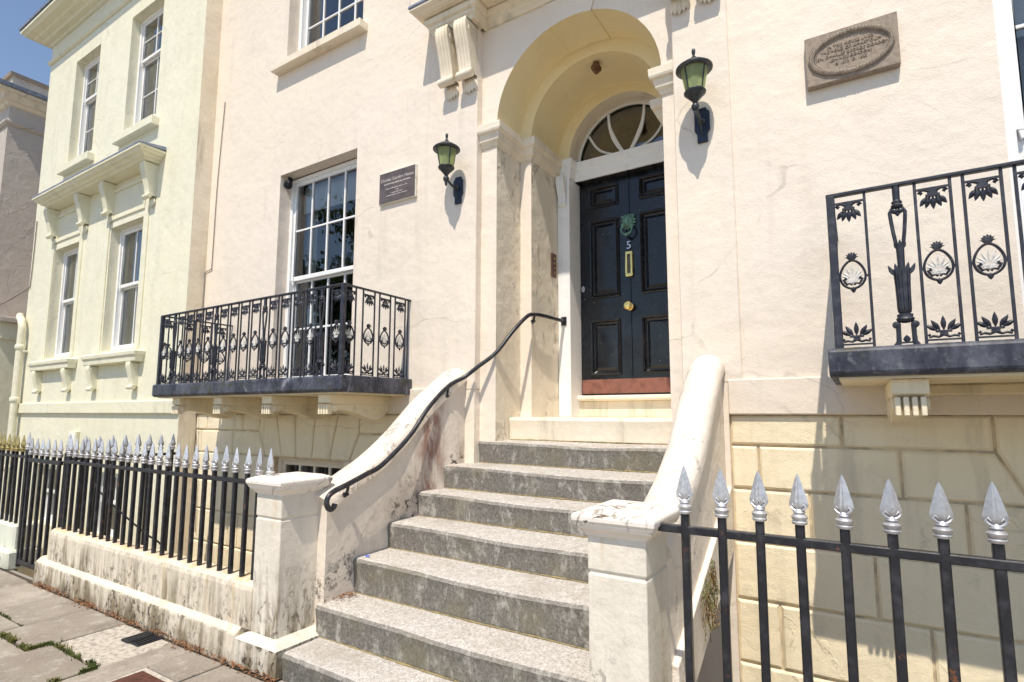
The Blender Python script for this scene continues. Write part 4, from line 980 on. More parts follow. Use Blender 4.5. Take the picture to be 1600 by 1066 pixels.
# ================================================================== BALCONIES
def ornaments():
    o = {}; W2 = .064
    m = MB()                                               # pendant of leaves under a scrolled bar
    m.box(-W2, W2, -.006, .006, -.005, .004)
    for s in (-1, 1):
        m.tube([(s * .004, 0, -.014), (s * .018, 0, -.012), (s * .034, 0, -.004), (s * .046, 0, -.008), (s * .054, 0, -.018), (s * .047, 0, -.024), (s * .040, 0, -.016)], .0065, 6, flat=1.2)
    m.box(-.020, .020, -.009, .009, -.030, -.020); m.box(-.012, .012, -.008, .008, -.022, -.003); m.box(-.027, .027, -.010, .010, -.041, -.030)
    for a in (-.95, -.5, 0, .5, .95): m.leaf((a * .022, -.002, -.038), math.pi - a * .62, .068 - abs(a) * .012, .024, .009)
    o['pendant'] = m.mesh('pendant', 'grille', 0, False)
    m = MB()                                               # teardrop ring with a rosette above and leaves below
    tp = [(.0, .075), (.018, .068), (.038, .045), (.052, .012), (.053, -.018), (.042, -.045), (.022, -.062), (0, -.068)]
    tp = tp + [(-x, z) for x, z in tp[-2:0:-1]]
    m.tube(smooth_path([(x, 0, z) for x, z in tp + [tp[0]]], 3)[:-1], .0062, 6, closed=True, flat=1.25)
    m.lathe([(.019, .006), (.021, 0), (.019, -.007), (.008, -.011), (.003, -.011)], (0, 0, .094), 12, axis='y')
    for k in range(7): m.leaf((0, -.007, .088), -1.5 + k * .5, .030, .010, .005)
    for s in (-1, 1):
        m.tube([(s * .003, -.002, -.050), (s * .014, -.002, -.040), (s * .026, -.002, -.046), (s * .034, -.002, -.034), (s * .040, -.002, -.020), (s * .033, -.002, -.014), (s * .028, -.002, -.022)], .0065, 6)
        m.box(min(s * .052, s * .066), max(s * .052, s * .066), -.004, .004, -.014, -.004)
    m.leaf((0, -.002, -.058), math.pi, .034, .024, .010)
    o['medallion'] = m.mesh('medallion', 'grille', 0, True)
    m = MB()                                               # white palmette inside
    for a in (-1.35, -.9, -.45, 0, .45, .9, 1.35): m.leaf((a * .008, 0, -.020), a * .88, .076 - abs(a) * .024, .0105, .004)
    m.box(-.016, .016, -.006, .006, -.034, -.024); m.box(-.021, .021, -.007, .007, -.043, -.035)
    for s in (-1, 1): m.tube([(s * .010, 0, -.029), (s * .024, 0, -.031), (s * .027, 0, -.022), (s * .020, 0, -.020)], .004, 5)
    o['palmette'] = m.mesh('palmette', 'whiteorn', 0, False)
    m = MB()                                               # leaf cluster standing on the bottom scroll
    m.box(-W2, W2, -.005, .005, -.004, .004)
    for s in (-1, 1): m.tube([(s * .002, 0, .022), (s * .02, 0, .013), (s * .038, 0, .018), (s * .054, 0, .013), (s * .058, 0, .022), (s * .050, 0, .026)], .0065, 6, flat=1.2)
    m.box(-.015, .015, -.008, .008, .020, .032); m.box(-.030, .030, -.009, .009, .034, .043)
    for a in (-1.3, -.75, 0, .75, 1.3): m.leaf((a * .016, -.002, .040), a * .75, .072 - abs(a) * .010, .022, .009)
    o['base_ornament'] = m.mesh('base_ornament', 'grille', 0, False)
    m = MB()                                               # big cast baluster
    m.lathe([(.015, .702), (.016, .785)], (0, 0, 0), 10); m.lathe([(.014, .668), (.022, .672), (.026, .682), (.020, .690), (.023, .700), (.015, .712)], (0, 0, 0), 12)
    for s in (-1, 1):
        m.tube([(s * .004, 0, .672), (s * .022, 0, .668), (s * .031, 0, .650), (s * .028, 0, .61), (s * .022, 0, .55), (s * .015, 0, .495)], .0085, 7)
        m.lathe([(.012, .008), (.013, 0), (.010, -.009), (.003, -.012)], (s * .012, -.006, .655), 8, axis='y')
    m.leaf((0, -.008, .660), math.pi, .034, .024, .008)
    m.lathe([(.015, .375), (.016, .43), (.017, .475), (.019, .492), (.010, .497)], (0, 0, 0), 12, 1, .8)
    for a in (-1, 0, 1): m.leaf((a * .010, -.010 + .006 * abs(a), .462), a * .30, .052 - .008 * abs(a), .016, .004)
    m.lathe([(.017, .150), (.026, .158), (.029, .172), (.0295, .22), (.031, .29), (.034, .345), (.037, .368), (.012, .372)], (0, 0, 0), 16, 1, .75)
    for a in (-1, -.5, 0, .5, 1): m.leaf((a * .030, -.024 + .016 * abs(a) ** 2, .335), a * .40, .066 - .004 * abs(a), .019, .004)
    for a in (-.62, 0, .62): m.tube([(a * .030, -.0235 + .006 * abs(a), .175), (a * .033, -.025 + .006 * abs(a), .27), (a * .038, -.029 + .007 * abs(a), .355)], .0028, 5)
    m.lathe([(.014, .108), (.028, .114), (.034, .126), (.028, .136), (.030, .148), (.018, .154)], (0, 0, 0), 14, 1.1, .8)
    for s in (-1, 1):
        m.lathe([(.016, .012), (.018, 0), (.014, -.011), (.004, -.014)], (s * .036, 0, .100), 10, axis='y')
        m.tube([(s * .030, 0, .100), (s * .030, 0, .06), (s * .031, 0, .02), (s * .038, 0, 0)], [.011, .010, .011, .015], 8)
    m.leaf((0, -.004, .010), 0, .040, .030, .012); m.box(-.03, .03, -.006, .006, .010, .018)
    o['baluster'] = m.mesh('baluster', 'grille', 0, True)
    o['bar'] = MB().box(-.0062, .0062, -.0062, .0062, .0, .782).mesh('bar', 'grille', .0015)
    o['post'] = MB().box(-.019, .019, -.019, .019, 0, .785).mesh('corner_post', 'grille', .003)
    return o
ORN = ornaments()
def balcony(x0, label, brk):
    x1 = x0 + 3.13; yf = 3.13; zs0, zs1 = 1.785, 1.928
    t = thing('iron_balcony', label, 'balcony', ((x0 + x1) / 2, WY, zs0), 'balconies of the white house')
    s = MB(); s.prism([(WY - .002, zs0), (yf + .02, zs0), (yf, zs0 + .02), (yf, zs1 - .015), (yf + .015, zs1), (WY - .002, zs1 + .008)], 'x', x0, x1)
    part('slab', s, 'slab', t, .006)
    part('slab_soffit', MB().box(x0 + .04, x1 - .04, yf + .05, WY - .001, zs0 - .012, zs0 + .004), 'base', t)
    zb = zs1 - .004; zt = 2.712; yr = yf + .040; xa, xb = x0 + .05, x1 - .05
    def seg(p, rz, kind):
        if kind == 'bar': inst('bar', ORN['bar'], t, (*p, zb), rz)
        elif kind == 'post': inst('corner_post', ORN['post'], t, (*p, zb), rz)
        elif kind == 'bal': inst('baluster', ORN['baluster'], t, (*p, zb + .002), rz)
        else:
            inst('pendant', ORN['pendant'], t, (*p, 2.668), rz)
            md = inst('medallion', ORN['medallion'], t, (*p, 2.292), rz); inst('palmette', ORN['palmette'], md, (*p, 2.296), rz)
            inst('base_ornament', ORN['base_ornament'], t, (*p, 1.945), rz)
    # front: post, ornament, baluster, then groups of four between balusters
    ctr = (xa + xb) / 2; bal = [ctr - 1.239, ctr - .413, ctr + .413, ctr + 1.239]
    for bx in bal: seg((bx, yr), 0, 'bal')
    for g0 in bal[:3]:
        for k in range(4):
            a = g0 + .0735 + k * .1815; seg((a, yr), 0, 'bar'); seg((a + .134, yr), 0, 'bar'); seg((a + .067, yr), 0, 'orn')
    for s_, px in ((1, xa), (-1, xb)):
        seg((px, yr), 0, 'post'); seg((px + s_ * .146, yr), 0, 'bar'); seg((px + s_ * .076, yr), 0, 'orn')
        # return to the wall
        seg((px, WY - .03), 0, 'bar')
        n_ = 4; stp = (WY - .03 - yr) / n_
        for k in range(n_):
            yb_ = yr + k * stp + (.0 if k == 0 else .022)
            if k: seg((px, yb_), math.pi / 2, 'bar')
            seg((px, yb_ + .138), math.pi / 2, 'bar'); seg((px, yb_ + .071), math.pi / 2, 'orn')
    part('top_rail', MB().box(xa - .02, xb + .02, yr - .017, yr + .017, zt - .008, zt + .010), 'grille', t, .004)
    for px in (xa, xb): part('top_rail', MB().box(px - .015, px + .015, yr + .018, WY + .01, zt - .007, zt + .009), 'grille', t, .003)
    # carved brackets
    for bx in brk:
        w_ = .075; b = MB()
        b.prism([(WY, zs0 - .013), (yf + .10, zs0 - .013), (yf + .10, zs0 - .085), (yf + .14, zs0 - .10), (WY, zs0 - .10)], 'x', bx - w_, bx + w_)
        o = part('bracket', b, 'base', t, .004)
        b = MB(); b.prism([(yf + .15, zs0 - .099), (yf + .16, zs0 - .125), (yf + .20, zs0 - .145), (yf + .30, zs0 - .155), (yf + .45, zs0 - .19), (yf + .58, zs0 - .235), (yf + .68, zs0 - .245), (yf + .76, zs0 - .215), (yf + .80, zs0 - .17), (WY, zs0 - .16), (WY, zs0 - .099)], 'x', bx - w_ * .9, bx + w_ * .9)
        part('scroll', b, 'base', o, .004)
        b = MB(); b.lathe([(.012, -w_ * 1.02), (.034, -w_), (.034, w_), (.012, w_ * 1.02)], (bx, yf + .17, zs0 - .135), 12, axis='x')
        for k in range(4): b.box(bx - w_ * .85 + k * w_ * .45, bx - w_ * .85 + k * w_ * .45 + w_ * .3, yf + .092, yf + .15, zs0 - .19 + .0, zs0 - .10)
        part('fluted_end', b, 'base', o, .004)
        for s_ in (-1, 1):
            xx = bx + s_ * w_ * .92
            for cy, cz, rr, dr in ((yf + .67, zs0 - .175, .055, 1), (yf + .52, zs0 - .150, .032, -1), (yf + .40, zs0 - .140, .024, 1)):
                part('carving', MB().tube([(xx, cy + rr * (1 - k / 20) * math.cos(k * .6 * dr), cz + rr * (1 - k / 20) * math.sin(k * .6 * dr)) for k in range(17)], .006, 5), 'base', o, 0, True)
    part('bed_mould', MB().box(x0 + .28, x1 - .28, WY - .10, WY - .028, zs0 - .075, zs0 - .013), 'base', t, .01)
    return t
balcony(-6.78, 'black iron balcony with white palmettes in front of the many paned window', [-6.45, -5.63, -4.80, -3.98])
balcony(-.112, 'black iron balcony with white palmettes above the spear railing, cut by the picture edge', [.215, 1.04, 1.87, 2.69])

# ================================================================== LANTERNS
def lantern(x, label, ya):
    t = thing('wall_lantern', label, 'lantern', (x, WY - .022, 3.56), 'lanterns beside the front door')
    c = (x, ya, 0)
    m = MB().lathe([(.118, 4.020), (.126, 4.026), (.126, 4.036), (.116, 4.044), (.085, 4.068), (.045, 4.092), (.022, 4.104), (.020, 4.112), (.004, 4.114)], c, 24)
    cp = part('lantern_cap', m, 'lampiron', t, 0, True)
    part('finial', MB().lathe([(.006, 4.11), (.014, 4.116), (.016, 4.122), (.007, 4.132), (.012, 4.150), (.014, 4.172), (.009, 4.184), (.002, 4.187)], c, 12), 'lampiron', cp, 0, True)
    part('lantern_glass', MB().lathe([(.062, 3.858), (.0915, 4.022)], c, 24, caps=False), 'lampglass', t, 0, True)
    r = MB()
    for k in range(4):
        a = math.pi / 2 * k - .5
        r.tube([(x + .0635 * math.cos(a), ya + .0635 * math.sin(a), 3.858), (x + .078 * math.cos(a), ya + .078 * math.sin(a), 3.94), (x + .093 * math.cos(a), ya + .093 * math.sin(a), 4.022)], [.005, .0065, .005], 6)
    part('lantern_rib', r, 'lampiron', t, 0, True)
    part('bulb', MB().lathe([(.008, 3.87), (.014, 3.90), (.028, 3.935), (.03, 3.955), (.02, 3.98), (.004, 3.99)], c, 12), 'whiteorn', t, 0, True)
    m = MB().lathe([(.055, 3.866), (.072, 3.864), (.076, 3.856), (.073, 3.846), (.060, 3.834), (.036, 3.808), (.020, 3.790), (.016, 3.772), (.026, 3.762), (.028, 3.745), (.022, 3.728), (.012, 3.716), (.015, 3.706), (.008, 3.686), (.003, 3.678)], c, 18)
    part('lantern_cup', m, 'lampiron', t, 0, True)
    m = MB().tube(smooth_path([(x, ya + .015, 3.745), (x, ya + .07, 3.722), (x, ya + .13, 3.712), (x, WY - .025, 3.722)], 5), [.012] * 16, 8)
    m.lathe([(.020, 0), (.026, -.015), (.018, -.030), (.010, -.036)], (x, WY - .04, 3.722), 12, axis='y')
    m.tube(smooth_path([(x, ya + .11, 3.708), (x, WY - .07, 3.665), (x, WY - .05, 3.630), (x, WY - .042, 3.610)], 4), .006, 6)
    part('bracket_arm', m, 'lampiron', t, 0, True)
    pl = [(-.032, 3.832), (.032, 3.832), (.036, 3.812), (.054, 3.800), (.054, 3.662), (.036, 3.635), (.036, 3.570), (-.036, 3.570), (-.036, 3.635), (-.054, 3.662), (-.054, 3.800), (-.036, 3.812)]
    part('back_plate', MB().prism([(x + a, z) for a, z in pl], 'y', WY - .044, WY - .021), 'blueplate', t, .004)
lantern(-3.095, 'green glass wall lantern between the small bronze plaque and the arch', 3.785)
lantern(-.852, 'green glass wall lantern between the arch and the carved stone plaque', 3.775)

# ================================================================== PLAQUES
pq = thing('bronze_plaque', 'small dark bronze plaque on the wall beside the tall window', 'plaque', (-3.89, WY, 3.77))
part('plate', MB().box(-4.138, -3.645, WY - .034, WY - .030, 3.776, 4.100), 'bronzeplate', pq, .001)
part('backing_board', MB().box(-4.145, -3.638, WY - .0295, WY, 3.768, 4.108), 'chalk', pq, .003)
textpart('lettering', 'Charles Gordon House', .048, .0008, (-3.89, WY - .035, 4.018), 'inscription', pq)
def scratch(x0, x1, z, h):
    m = MB(); x = x0
    while x < x1:
        wd = random.uniform(.004, .010); m.box(x, x + wd, WY - .0352, WY - .034, z - h * random.uniform(.3, .5), z + h * random.uniform(.3, .5)); x += wd + random.choice((.003, .003, .004, .011))
    part('lettering', m, 'inscription', pq)
for a, b, z, h in ((-4.07, -3.71, 3.972, .016), (-4.04, -3.74, 3.920, .011), (-3.905, -3.875, 3.893, .011), (-3.97, -3.81, 3.868, .011), (-4.03, -3.75, 3.845, .011)): scratch(a, b, z, h)
sp = thing('stone_plaque', 'carved grey stone plaque with oval laurel wreath and raised inscription', 'plaque', (.087, WY, 3.75))
part('tablet', MB().box(-.169, .343, WY - .055, WY - .001, 3.752, 4.100), 'plaquestone', sp, .005)
oc = (.087, 3.926)
wr = MB(); nl = 74
wr.tube([(oc[0] + .222 * math.cos(a), WY - .057, oc[1] + .135 * math.sin(a)) for a in [2 * math.pi * k / 48 for k in range(48)]], .016, 8, closed=True)
for k in range(nl):
    a = 2 * math.pi * k / nl; s_ = 1 if math.cos(a) > 0 else -1
    tx, tz = -.222 * math.sin(a), .135 * math.cos(a); an = math.atan2(tx * s_ * -1, tz * s_ * -1) + math.pi
    for d in (-.4, .4):
        wr.leaf((oc[0] + .222 * math.cos(a) - .003 * random.random(), WY - .064, oc[1] + .135 * math.sin(a)), an + d, .034, .019, .012)
part('laurel_wreath', wr, 'plaquestone', sp, 0, False)
part('oval_bead', MB().tube([(oc[0] + .200 * math.cos(a), WY - .056, oc[1] + .116 * math.sin(a)) for a in [2 * math.pi * k / 48 for k in range(48)]], .004, 6, closed=True), 'plaquestone', sp, 0, True)
for tx, sz, z in (('IN THIS HOUSE LIVED', .0265, 3.988), ('THE HERO OF KHARTOUM', .0275, 3.958), ('GEN. CHARLES GEORGE GORDON', .0265, 3.926), ('(CHINESE GORDON)', .0245, 3.896), ('B. 1833  D. 1885', .0255, 3.866)):
    textpart('lettering', tx, sz, .003, (oc[0], WY - .057, z), 'plaquestone', sp)

# ================================================================== SMALL WALL THINGS
ic = thing('intercom_panel', 'small brown intercom plate on the porch side wall', 'intercom', (XC - R2, 4.94, 3.0))
part('plate', MB().box(XC - R2, XC - R2 + .014, 4.885, 4.99, 3.005, 3.255), 'intercom', ic, .003)
for k in range(4): part('button', MB().lathe([(.012, 0), (.012, .006), (.004, .008)], (XC - R2 + .013, 4.938, 3.05 + .05 * k), 10, axis='x'), 'brass', ic)
cb = MB().lathe([(.05, 0), (.055, .03), (.05, .06), (.03, .075)], (-5.80, WY + .015, 4.40), 12, axis='y'); cb.box(-5.815, -5.785, WY + .05, WY + .10, 4.42, 4.505)
sc_ = thing('security_camera', 'small black security camera in the window head above the balcony', 'camera', (-5.80, WY + .06, 4.37))
part('camera_body', cb, 'black', sc_, .004)
part('camera_lens', MB().lathe([(.024, 0), (.02, -.012), (.004, -.014)], (-5.80, WY + .013, 4.40), 10, axis='y'), 'black', sc_)
bx_ = thing('vault_lamp', 'rusty brown box lamp stub on the porch ceiling', 'lamp', (XC, 4.60, 4.95))
part('lamp_body', MB().box(XC - .045, XC + .035, 4.57, 4.66, 4.875, 4.925).box(XC - .03, XC + .02, 4.585, 4.645, 4.85, 4.88), 'brownbox', bx_, .012)
part('ceiling_rose', MB().lathe([(.035, 4.92), (.028, 4.965)], (XC - .005, 4.615, 0), 12), 'brownbox', bx_)
ca = MB().tube(smooth_path([(-7.205, WY - .012, 5.893), (-7.245, WY - .012, 5.2), (-7.272, WY - .012, 4.6), (-7.28, WY - .012, 3.62), (-7.30, WY - .012, 3.535), (-7.40, WY - .012, 3.515), (-7.43, WY - .012, 3.44), (-7.43, WY - .012, 2.9), (-7.40, WY - .04, 2.1), (-7.37, WY - .045, 1.6), (-7.30, WY - .02, .8), (-7.26, WY - .02, .1)], 5), .0055, 6)
tagged(part('wall_cable', ca, 'cablegrey', None, 0, True), 'thin grey cable running down the corner of the pink cream house', 'cable')
va = thing('alarm_sticker', 'round blue alarm sticker inside the balcony window', 'sticker', (-5.52, WY + .2, 3.0))
part('disc', MB().lathe([(.045, 0), (.045, .003)], (-5.55, WY + .255, 3.03), 20, 1, 1.2, axis='y'), 'stickerblue', va)

# ================================================================== NEXT HOUSE (pale green)
LY = 3.775; GX0, GX1 = -13.05, -7.44
nh = thing('pale_green_house', 'pale green cream stucco house with bracketed window hood and sash windows', 'house', (-10.2, 5, AREA))
gh = [(-11.80, -10.82, 6.06, 8.0), (-9.69, -8.67, 6.06, 8.02), (-11.97, -10.97, 2.55, 4.485), (-9.825, -8.80, 2.55, 4.50), (-11.9, -10.95, -.2, .75), (-9.8, -8.85, -.2, .75)]
part('wall', wall_grid(MB(), GX0, GX1, AREA, 9.6, LY, gh, .13), 'green', nh)
rb = MB(); rb.quad((GX1, LY, AREA), (GX1, WY + .3, AREA), (GX1, WY + .3, 9.6), (GX1, LY, 9.6)); rb.quad((GX0, LY, AREA), (GX0, 13, AREA), (GX0, 13, 9.6), (GX0, LY, 9.6)); rb.quad((GX0, LY, 9.6), (GX1, LY, 9.6), (GX1, 13, 9.6), (GX0, 13, 9.6))
part('side_wall', rb, 'trim', nh)
part('plinth_band', MB().box(GX0 - .02, GX1 + .0, LY - .045, LY + .02, 1.60, 1.775), 'greentrim', nh, .01)
part('frieze_moulding', MB().sweep([(GX0, LY + .4), (GX0, LY), (GX1, LY)], [(0, 8.36), (.02, 8.365), (.045, 8.39), (.05, 8.43), (0, 8.45)]), 'greentrim', nh, .004)
part('eaves_cornice', MB().sweep([(GX0, LY + .6), (GX0, LY), (GX1, LY)], [(0, 8.74), (.03, 8.75), (.05, 8.78), (.12, 8.80), (.14, 8.83), (.22, 8.85), (.24, 8.88), (.34, 8.895), (.37, 8.93), (.40, 8.94), (.40, 9.0), (.36, 9.03), (0, 9.1)]), 'greentrim', nh, .004)
part('eaves_flashing', MB().sweep([(GX0, LY + .6), (GX0, LY), (GX1, LY)], [(.0, 9.10), (.42, 9.012), (.425, 9.04), (0, 9.13)]), 'lead', nh)
for k, (a, b, c, d) in enumerate(gh[:4]):
    up = k < 2
    wn = window(nh, a, b, c + (.0 if up else .01), d, LY + .125, 2, (c + d) / 2 + (.24 if up else .03), (2, 2) if up else (1, 1), curtains=[(a + .08, a + .28, 'curtain'), (b - .34, b - .12, 'curtain')], bar=.02)
    if up:
        part('sill', MB().box(a - .10, b + .13, LY - .11, LY + .1, 5.83, 5.965), 'greentrim', wn, .008)
for k, (a, b, c, d) in enumerate(gh[4:]): window(nh, a, b, c, d, LY + .11, 2, (c + d) / 2, (1, 1))
for a, b in ((-12.05, -10.80), (-9.93, -8.60)):     # raised architrave strips, sill table and brackets
    xa, xb = a, b
    for p, q in ((xa - .03, xa + .075), (xb - .13, xb - .02)):
        part('architrave', MB().box(p, q, LY - .022, LY + .01, 2.53, 5.20), 'greentrim', nh, .005)
        part('architrave_bead', MB().box(p - .016, p - .001, LY - .012, LY + .01, 2.53, 5.20), 'greentrim', nh)
    sl_ = part('window_table', MB().sweep([(a - .15, LY), (a - .15, LY - .10), (b + .12, LY - .10), (b + .12, LY)], [(0, 2.32), (.02, 2.33), (.025, 2.40), (.045, 2.42), (.05, 2.47), (0, 2.50)]).box(a - .15, b + .12, LY - .10, LY + .1, 2.322, 2.498), 'greentrim', nh, .004)
    for cx in (a - .005, b - .05): console(cx, LY, 1.86, 2.325, .125, .12, 'greentrim', sl_, 'sill_bracket', False)
    # sunk panel over the window
    pz0, pz1, pa, pb = 4.66, 5.06, xa + .15, xb - .20
    fm = MB()
    for r_ in ((pa - .05, pb + .05, pz0 - .05, pz0), (pa - .05, pb + .05, pz1, pz1 + .05), (pa - .05, pa, pz0, pz1), (pb, pb + .05, pz0, pz1)): fm.box(r_[0], r_[1], LY - .02, LY + .01, r_[2], r_[3])
    part('panel_frame', fm, 'greentrim', nh, .006)
hd = MB().sweep([(-11.95, LY), (-11.95, LY - .17), (-8.45, LY - .17), (-8.45, LY)], [(0, 5.205), (.03, 5.21), (.05, 5.235), (.08, 5.24), (.10, 5.27), (.14, 5.28), (.155, 5.31), (.18, 5.32), (.18, 5.355), (0, 5.375)]).box(-11.95, -8.45, LY - .17, LY + .05, 5.206, 5.374)
hdp = part('window_hood', hd, 'greentrim', nh, .004)
part('hood_flashing', MB().prism([(LY - .355, 5.352), (LY - .355, 5.378), (LY + .02, 5.43), (LY + .02, 5.374)], 'x', -12.135, -8.265), 'lead', hdp, .004)
for cx in (-11.99, -10.74, -9.84, -8.53): console(cx, LY, 4.56, 5.21, .13, .19, 'greentrim', nh, 'hood_bracket')
# down pipe
dp = thing('drainpipe', 'cream painted drainpipe on the corner of the pale green house', 'drainpipe', (-12.85, 3.68, AREA))
part('pipe', MB().tube(smooth_path([(-13.25, 3.75, 3.42), (-13.08, 3.70, 3.36), (-12.94, 3.68, 3.30), (-12.86, 3.68, 3.16), (-12.86, 3.68, 3.0)], 5) + [Vector((-12.86, 3.68, z)) for z in (2.4, 1.8, 1.2, 0, AREA)], .06, 12), 'pipe', dp, 0, True)
for z in (2.75, 1.80, .6): part('collar', MB().lathe([(.062, 0), (.078, .01), (.078, .08), (.062, .09)], (-12.86, 3.68, z), 14), 'pipe', dp, .004, True)
part('bracket', MB().box(-12.95, -12.77, 3.70, 3.775, 2.70, 2.74), 'pipe', dp, .004)
mb_ = thing('meter_box', 'small cream wall box on the pale green house above the railing spears', 'box', (-9.6, LY, 1.16))
part('box_body', MB().box(-10.58, -10.32, LY - .05, LY, 1.06, 1.32), 'greentrim', mb_, .008)
part('box_door', MB().box(-10.555, -10.345, LY - .058, LY - .049, 1.085, 1.295), 'white', mb_, .004)

# ================================================================== FAR HOUSE
fh = thing('grey_house', 'grey stucco house with parapet and dark gutter at the far end', 'house', (-19, 6, AREA))
FX, FYY = -16.0, 3.97
bd = MB().box(-26, FX, FYY, 14, AREA, 9.3); part('wall', bd, 'grey', fh)
part('frieze_moulding', MB().sweep([(-26, FYY), (FX, FYY), (FX, 14)], [(0, 8.10), (.03, 8.11), (.07, 8.16), (.07, 8.20), (0, 8.24)]), 'grey', fh)
part('cornice', MB().sweep([(-26, FYY), (FX, FYY), (FX, 14)], [(0, 8.56), (.04, 8.58), (.08, 8.64), (.13, 8.66), (.20, 8.78), (.26, 8.80), (.28, 8.86), (0, 8.92)]), 'trim', fh)
part('gutter', MB().sweep([(-26, FYY), (FX, FYY), (FX, 14)], [(.24, 8.865), (.33, 8.87), (.35, 8.95), (.24, 8.95)]), 'lead', fh)
part('parapet_coping', MB().sweep([(-26, FYY), (FX, FYY), (FX, 14)], [(-.3, 9.28), (.05, 9.285), (.06, 9.36), (-.3, 9.42)]), 'plaquestone', fh)
part('side_wing', MB().box(FX - .5, -14.5, 3.81, 9, AREA, 3.42), 'green', fh)
part('wing_moulding', MB().sweep([(FX - .5, 3.81), (-14.5, 3.81), (-14.5, 9)], [(0, 3.06), (.06, 3.08), (.07, 3.11), (0, 3.13)]), 'greentrim', fh)
part('wing_eaves', MB().box(FX - .5, -14.35, 3.66, 9, 3.42, 3.52), 'grey', fh, .01)
hk = thing('step_handrail', 'thin black iron handrail between the two far houses', 'handrail', (-13.9, 3.5, 0))
part('rail', MB().tube(smooth_path([(-14.6, 3.5, 1.55), (-14.1, 3.5, 1.70), (-13.7, 3.5, 1.72), (-13.55, 3.5, 1.70)], 4), .015, 8), 'iron', hk, 0, True)
part('post', MB().tube([(-14.0, 3.5, 1.71), (-14.0, 3.5, AREA)], .015, 8), 'iron', hk)
tagged(part('overhead_cable', MB().tube(smooth_path([(-14.4, 3.7, 3.70), (-13.6, 3.72, 3.80), (-13.03, 3.76, 3.92), (-12.95, LY - .015, 4.05), (-12.93, LY - .015, 4.6), (-12.93, LY - .015, 5.2)], 5), .009, 6), 'cablegrey', None, 0, True), 'thin cable crossing to the corner of the pale green house', 'cable')

# ================================================================== PAVEMENT DETAILS
mh = thing('manhole_cover', 'red brown iron cover set in the pavement by the gate pier', 'manhole cover', (-3.73, 1.6, 0))
part('cover_frame', MB().box(-3.93, -3.55, 1.30, 1.90, -.02, -.004), 'patch', mh)
part('cover_plate', MB().box(-3.895, -3.585, 1.34, 1.865, -.018, .002), 'rust', mh, .004)
gr = thing('drain_grating', 'small black drain grating in the pale mortar patch of the pavement', 'drain', (-4.42, 2.1, 0))
for k in range(2): part('grating_plate', MB().box(-4.535 + .115 * k, -4.43 + .115 * k, 2.01 + .01 * k, 2.185 + .012 * k, -.008, .010 - .003 * k), 'blackmetal', gr, .003)
for k in range(6): part('slot', MB().box(-4.52 + .037 * k, -4.512 + .037 * k, 2.03, 2.17, -.006, .0115), 'black', gr)
lit = MB()
for k in range(1500):
    x = random.uniform(-6.7, -3.05); d = abs(random.gauss(0, .035)); y = 2.232 - d - .004
    if x > -3.55: y -= .0
    cl = mnoise.noise(Vector((x * 3.1, 0, 3))); 
    if cl < random.uniform(-.5, .35): continue
    s_ = random.uniform(.006, .016); a = random.uniform(0, 6.28); z = random.uniform(.004, .014); tl = random.uniform(-.006, .006)
    c, q = math.cos(a) * s_, math.sin(a) * s_
    lit.add([(x + c, y + q, z + tl), (x - q * .5, y + c * .5, z + .003), (x - c, y - q, z - tl), (x + q * .5, y - c * .5, z)], [(0, 1, 2, 3)])
for k in range(110):
    x = -3.10 + abs(random.gauss(0, .05)); y = 2.81 - abs(random.gauss(0, .09)); s_ = random.uniform(.005, .011); a = random.uniform(0, 6.28); c, q = math.cos(a) * s_, math.sin(a) * s_; z = .352 + random.uniform(0, .012)
    lit.add([(x + c, y + q, z), (x - q * .5, y + c * .5, z + .003), (x - c, y - q, z), (x + q * .5, y - c * .5, z)], [(0, 1, 2, 3)])
o = tagged(part('leaf_litter', lit, 'litter', None, weld=False), 'brown dead leaves gathered along the foot of the low wall', 'leaves', None, 'stuff')
def tufts(paths, n, h):
    m = MB()
    for (xa, ya, xb, yb, sp_) in paths:
        for k in range(n):
            t = random.random(); x = xa + (xb - xa) * t + random.gauss(0, sp_); y = ya + (yb - ya) * t + random.gauss(0, sp_)
            if mnoise.noise(Vector((x * 7, y * 7, 0))) < -.12: continue
            a = random.uniform(0, 6.28); l = random.uniform(.4, 1) * h; lx, ly = math.cos(a) * l * .7, math.sin(a) * l * .7; wx, wy = -math.sin(a) * .0028, math.cos(a) * .0028
            m.add([(x - wx, y - wy, -.005), (x + wx, y + wy, -.005), (x + lx * .5 + wx, y + ly * .5 + wy, l * .65), (x + lx, y + ly, l * .8), (x + lx * .5 - wx, y + ly * .5 - wy, l * .65)], [(0, 1, 2, 4), (2, 3, 4)])
    return m
tagged(part('grass_tufts', tufts([(-5.40, 1.60, -4.87, 1.60, .012), (-4.88, 1.60, -4.87, 1.75, .012), (-4.87, 1.73, -4.20, 1.73, .015), (-4.19, 1.5, -4.18, 1.72, .010)], 420, .030), 'grass', None, weld=False), 'green grass growing in the joints of the paving', 'grass', None, 'stuff')
tagged(part('moss_scraps', tufts([(-6.1, 1.75, -5.46, 1.74, .006)], 160, .014), 'grass', None, weld=False), 'short moss in a paving joint near the low wall end', 'moss', None, 'stuff')
bb = MB(); bb.box(0, .022, 0, .012, 0, .008); bb.box(.016, .034, .004, .016, .002, .010); bb.v = [(x - 3.035, y + 2.875, z + .592) for x, y, z in bb.v]
tagged(part('litter_scrap', bb, 'bluebit', None, .002), 'tiny blue plastic scrap lying on a step against the stair wall', 'litter')
wd_ = MB()
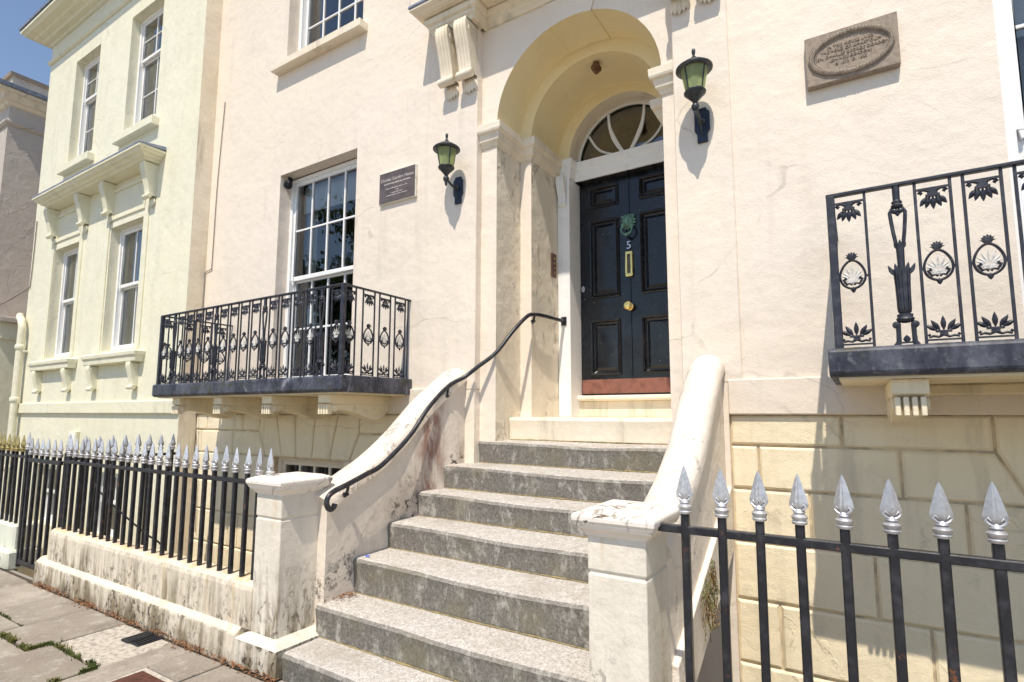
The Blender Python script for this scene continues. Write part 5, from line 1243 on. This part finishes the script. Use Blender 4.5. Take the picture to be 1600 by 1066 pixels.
for k in range(44):
    y0 = random.uniform(3.00, 3.30); z0 = .70 + (y0 - 3.15) * .46 + random.uniform(-.02, .05); x0 = -.750 + random.uniform(0, .03); ln = random.uniform(.08, .22) * (1.6 if random.random() < .25 else 1)
    p = [Vector((x0, y0, z0))]; 
    for j in range(7): p.append(p[-1] + Vector((random.uniform(-.006, .012), random.uniform(-.018, .012), -ln / 7 + random.uniform(-.008, .008) + (.02 if j < 1 else 0))))
    wd_.tube(p, .0015, 3)
    for q in p[1:]:
        for r_ in range(2):
            a = random.uniform(0, 6.28); s_ = random.uniform(.008, .016); e = Vector((math.cos(a) * .6, math.sin(a), random.uniform(-.6, .4))) * s_; f_ = Vector((-math.sin(a), math.cos(a), .4)) * s_ * .45
            wd_.add([q, q + e * .5 + f_, q + e, q + e * .5 - f_], [(0, 1, 2, 3)])
tagged(part('trailing_weed', wd_, 'weed', None, weld=False), 'straggling weed hanging from the ledge of the stair wall behind the railings', 'plant')

# ================================================================== TREE ACROSS THE STREET (seen mirrored in the window panes)
tr = thing('street_tree', 'leafy green tree mirrored in the tall balcony window', 'tree', (-23.5, -13, 0))
tk = MB(); tk.tube([(-23.5, -13, -.1), (-23.4, -13, 1.5), (-23.5, -12.9, 3.2), (-23.3, -13.1, 5.2)], [.34, .27, .24, .18], 10)
lim = []
for k in range(9):
    a = k * 2.4; b = Vector((-23.4, -13, 3.0 + .35 * k)); e = b + Vector((math.cos(a) * 2.3, math.sin(a) * 2.3, 2.2)); tk.tube([b, (b + e) / 2 + Vector((0, 0, .4)), e], [.11, .08, .04], 6); lim.append(e)
part('trunk', tk, 'bark', tr, 0, True)
cr = MB(); cl_ = [Vector((-23.4 + random.gauss(0, 1.7), -13 + random.gauss(0, 1.7), 7.6 + random.gauss(0, 1.6))) for _ in range(90)] + lim
for k in range(14000):
    c = random.choice(cl_); p = c + Vector((random.gauss(0, .5), random.gauss(0, .5), random.gauss(0, .42)))
    u = Vector((random.gauss(0, 1), random.gauss(0, 1), random.gauss(0, 1))).normalized() * .15; v = u.cross(Vector((random.gauss(0, 1), random.gauss(0, 1), random.gauss(0, 1)))).normalized() * .09
    cr.add([p - u, p + v, p + u, p - v], [(0, 1, 2, 3)])
part('crown', cr, 'leaf', tr, weld=False)
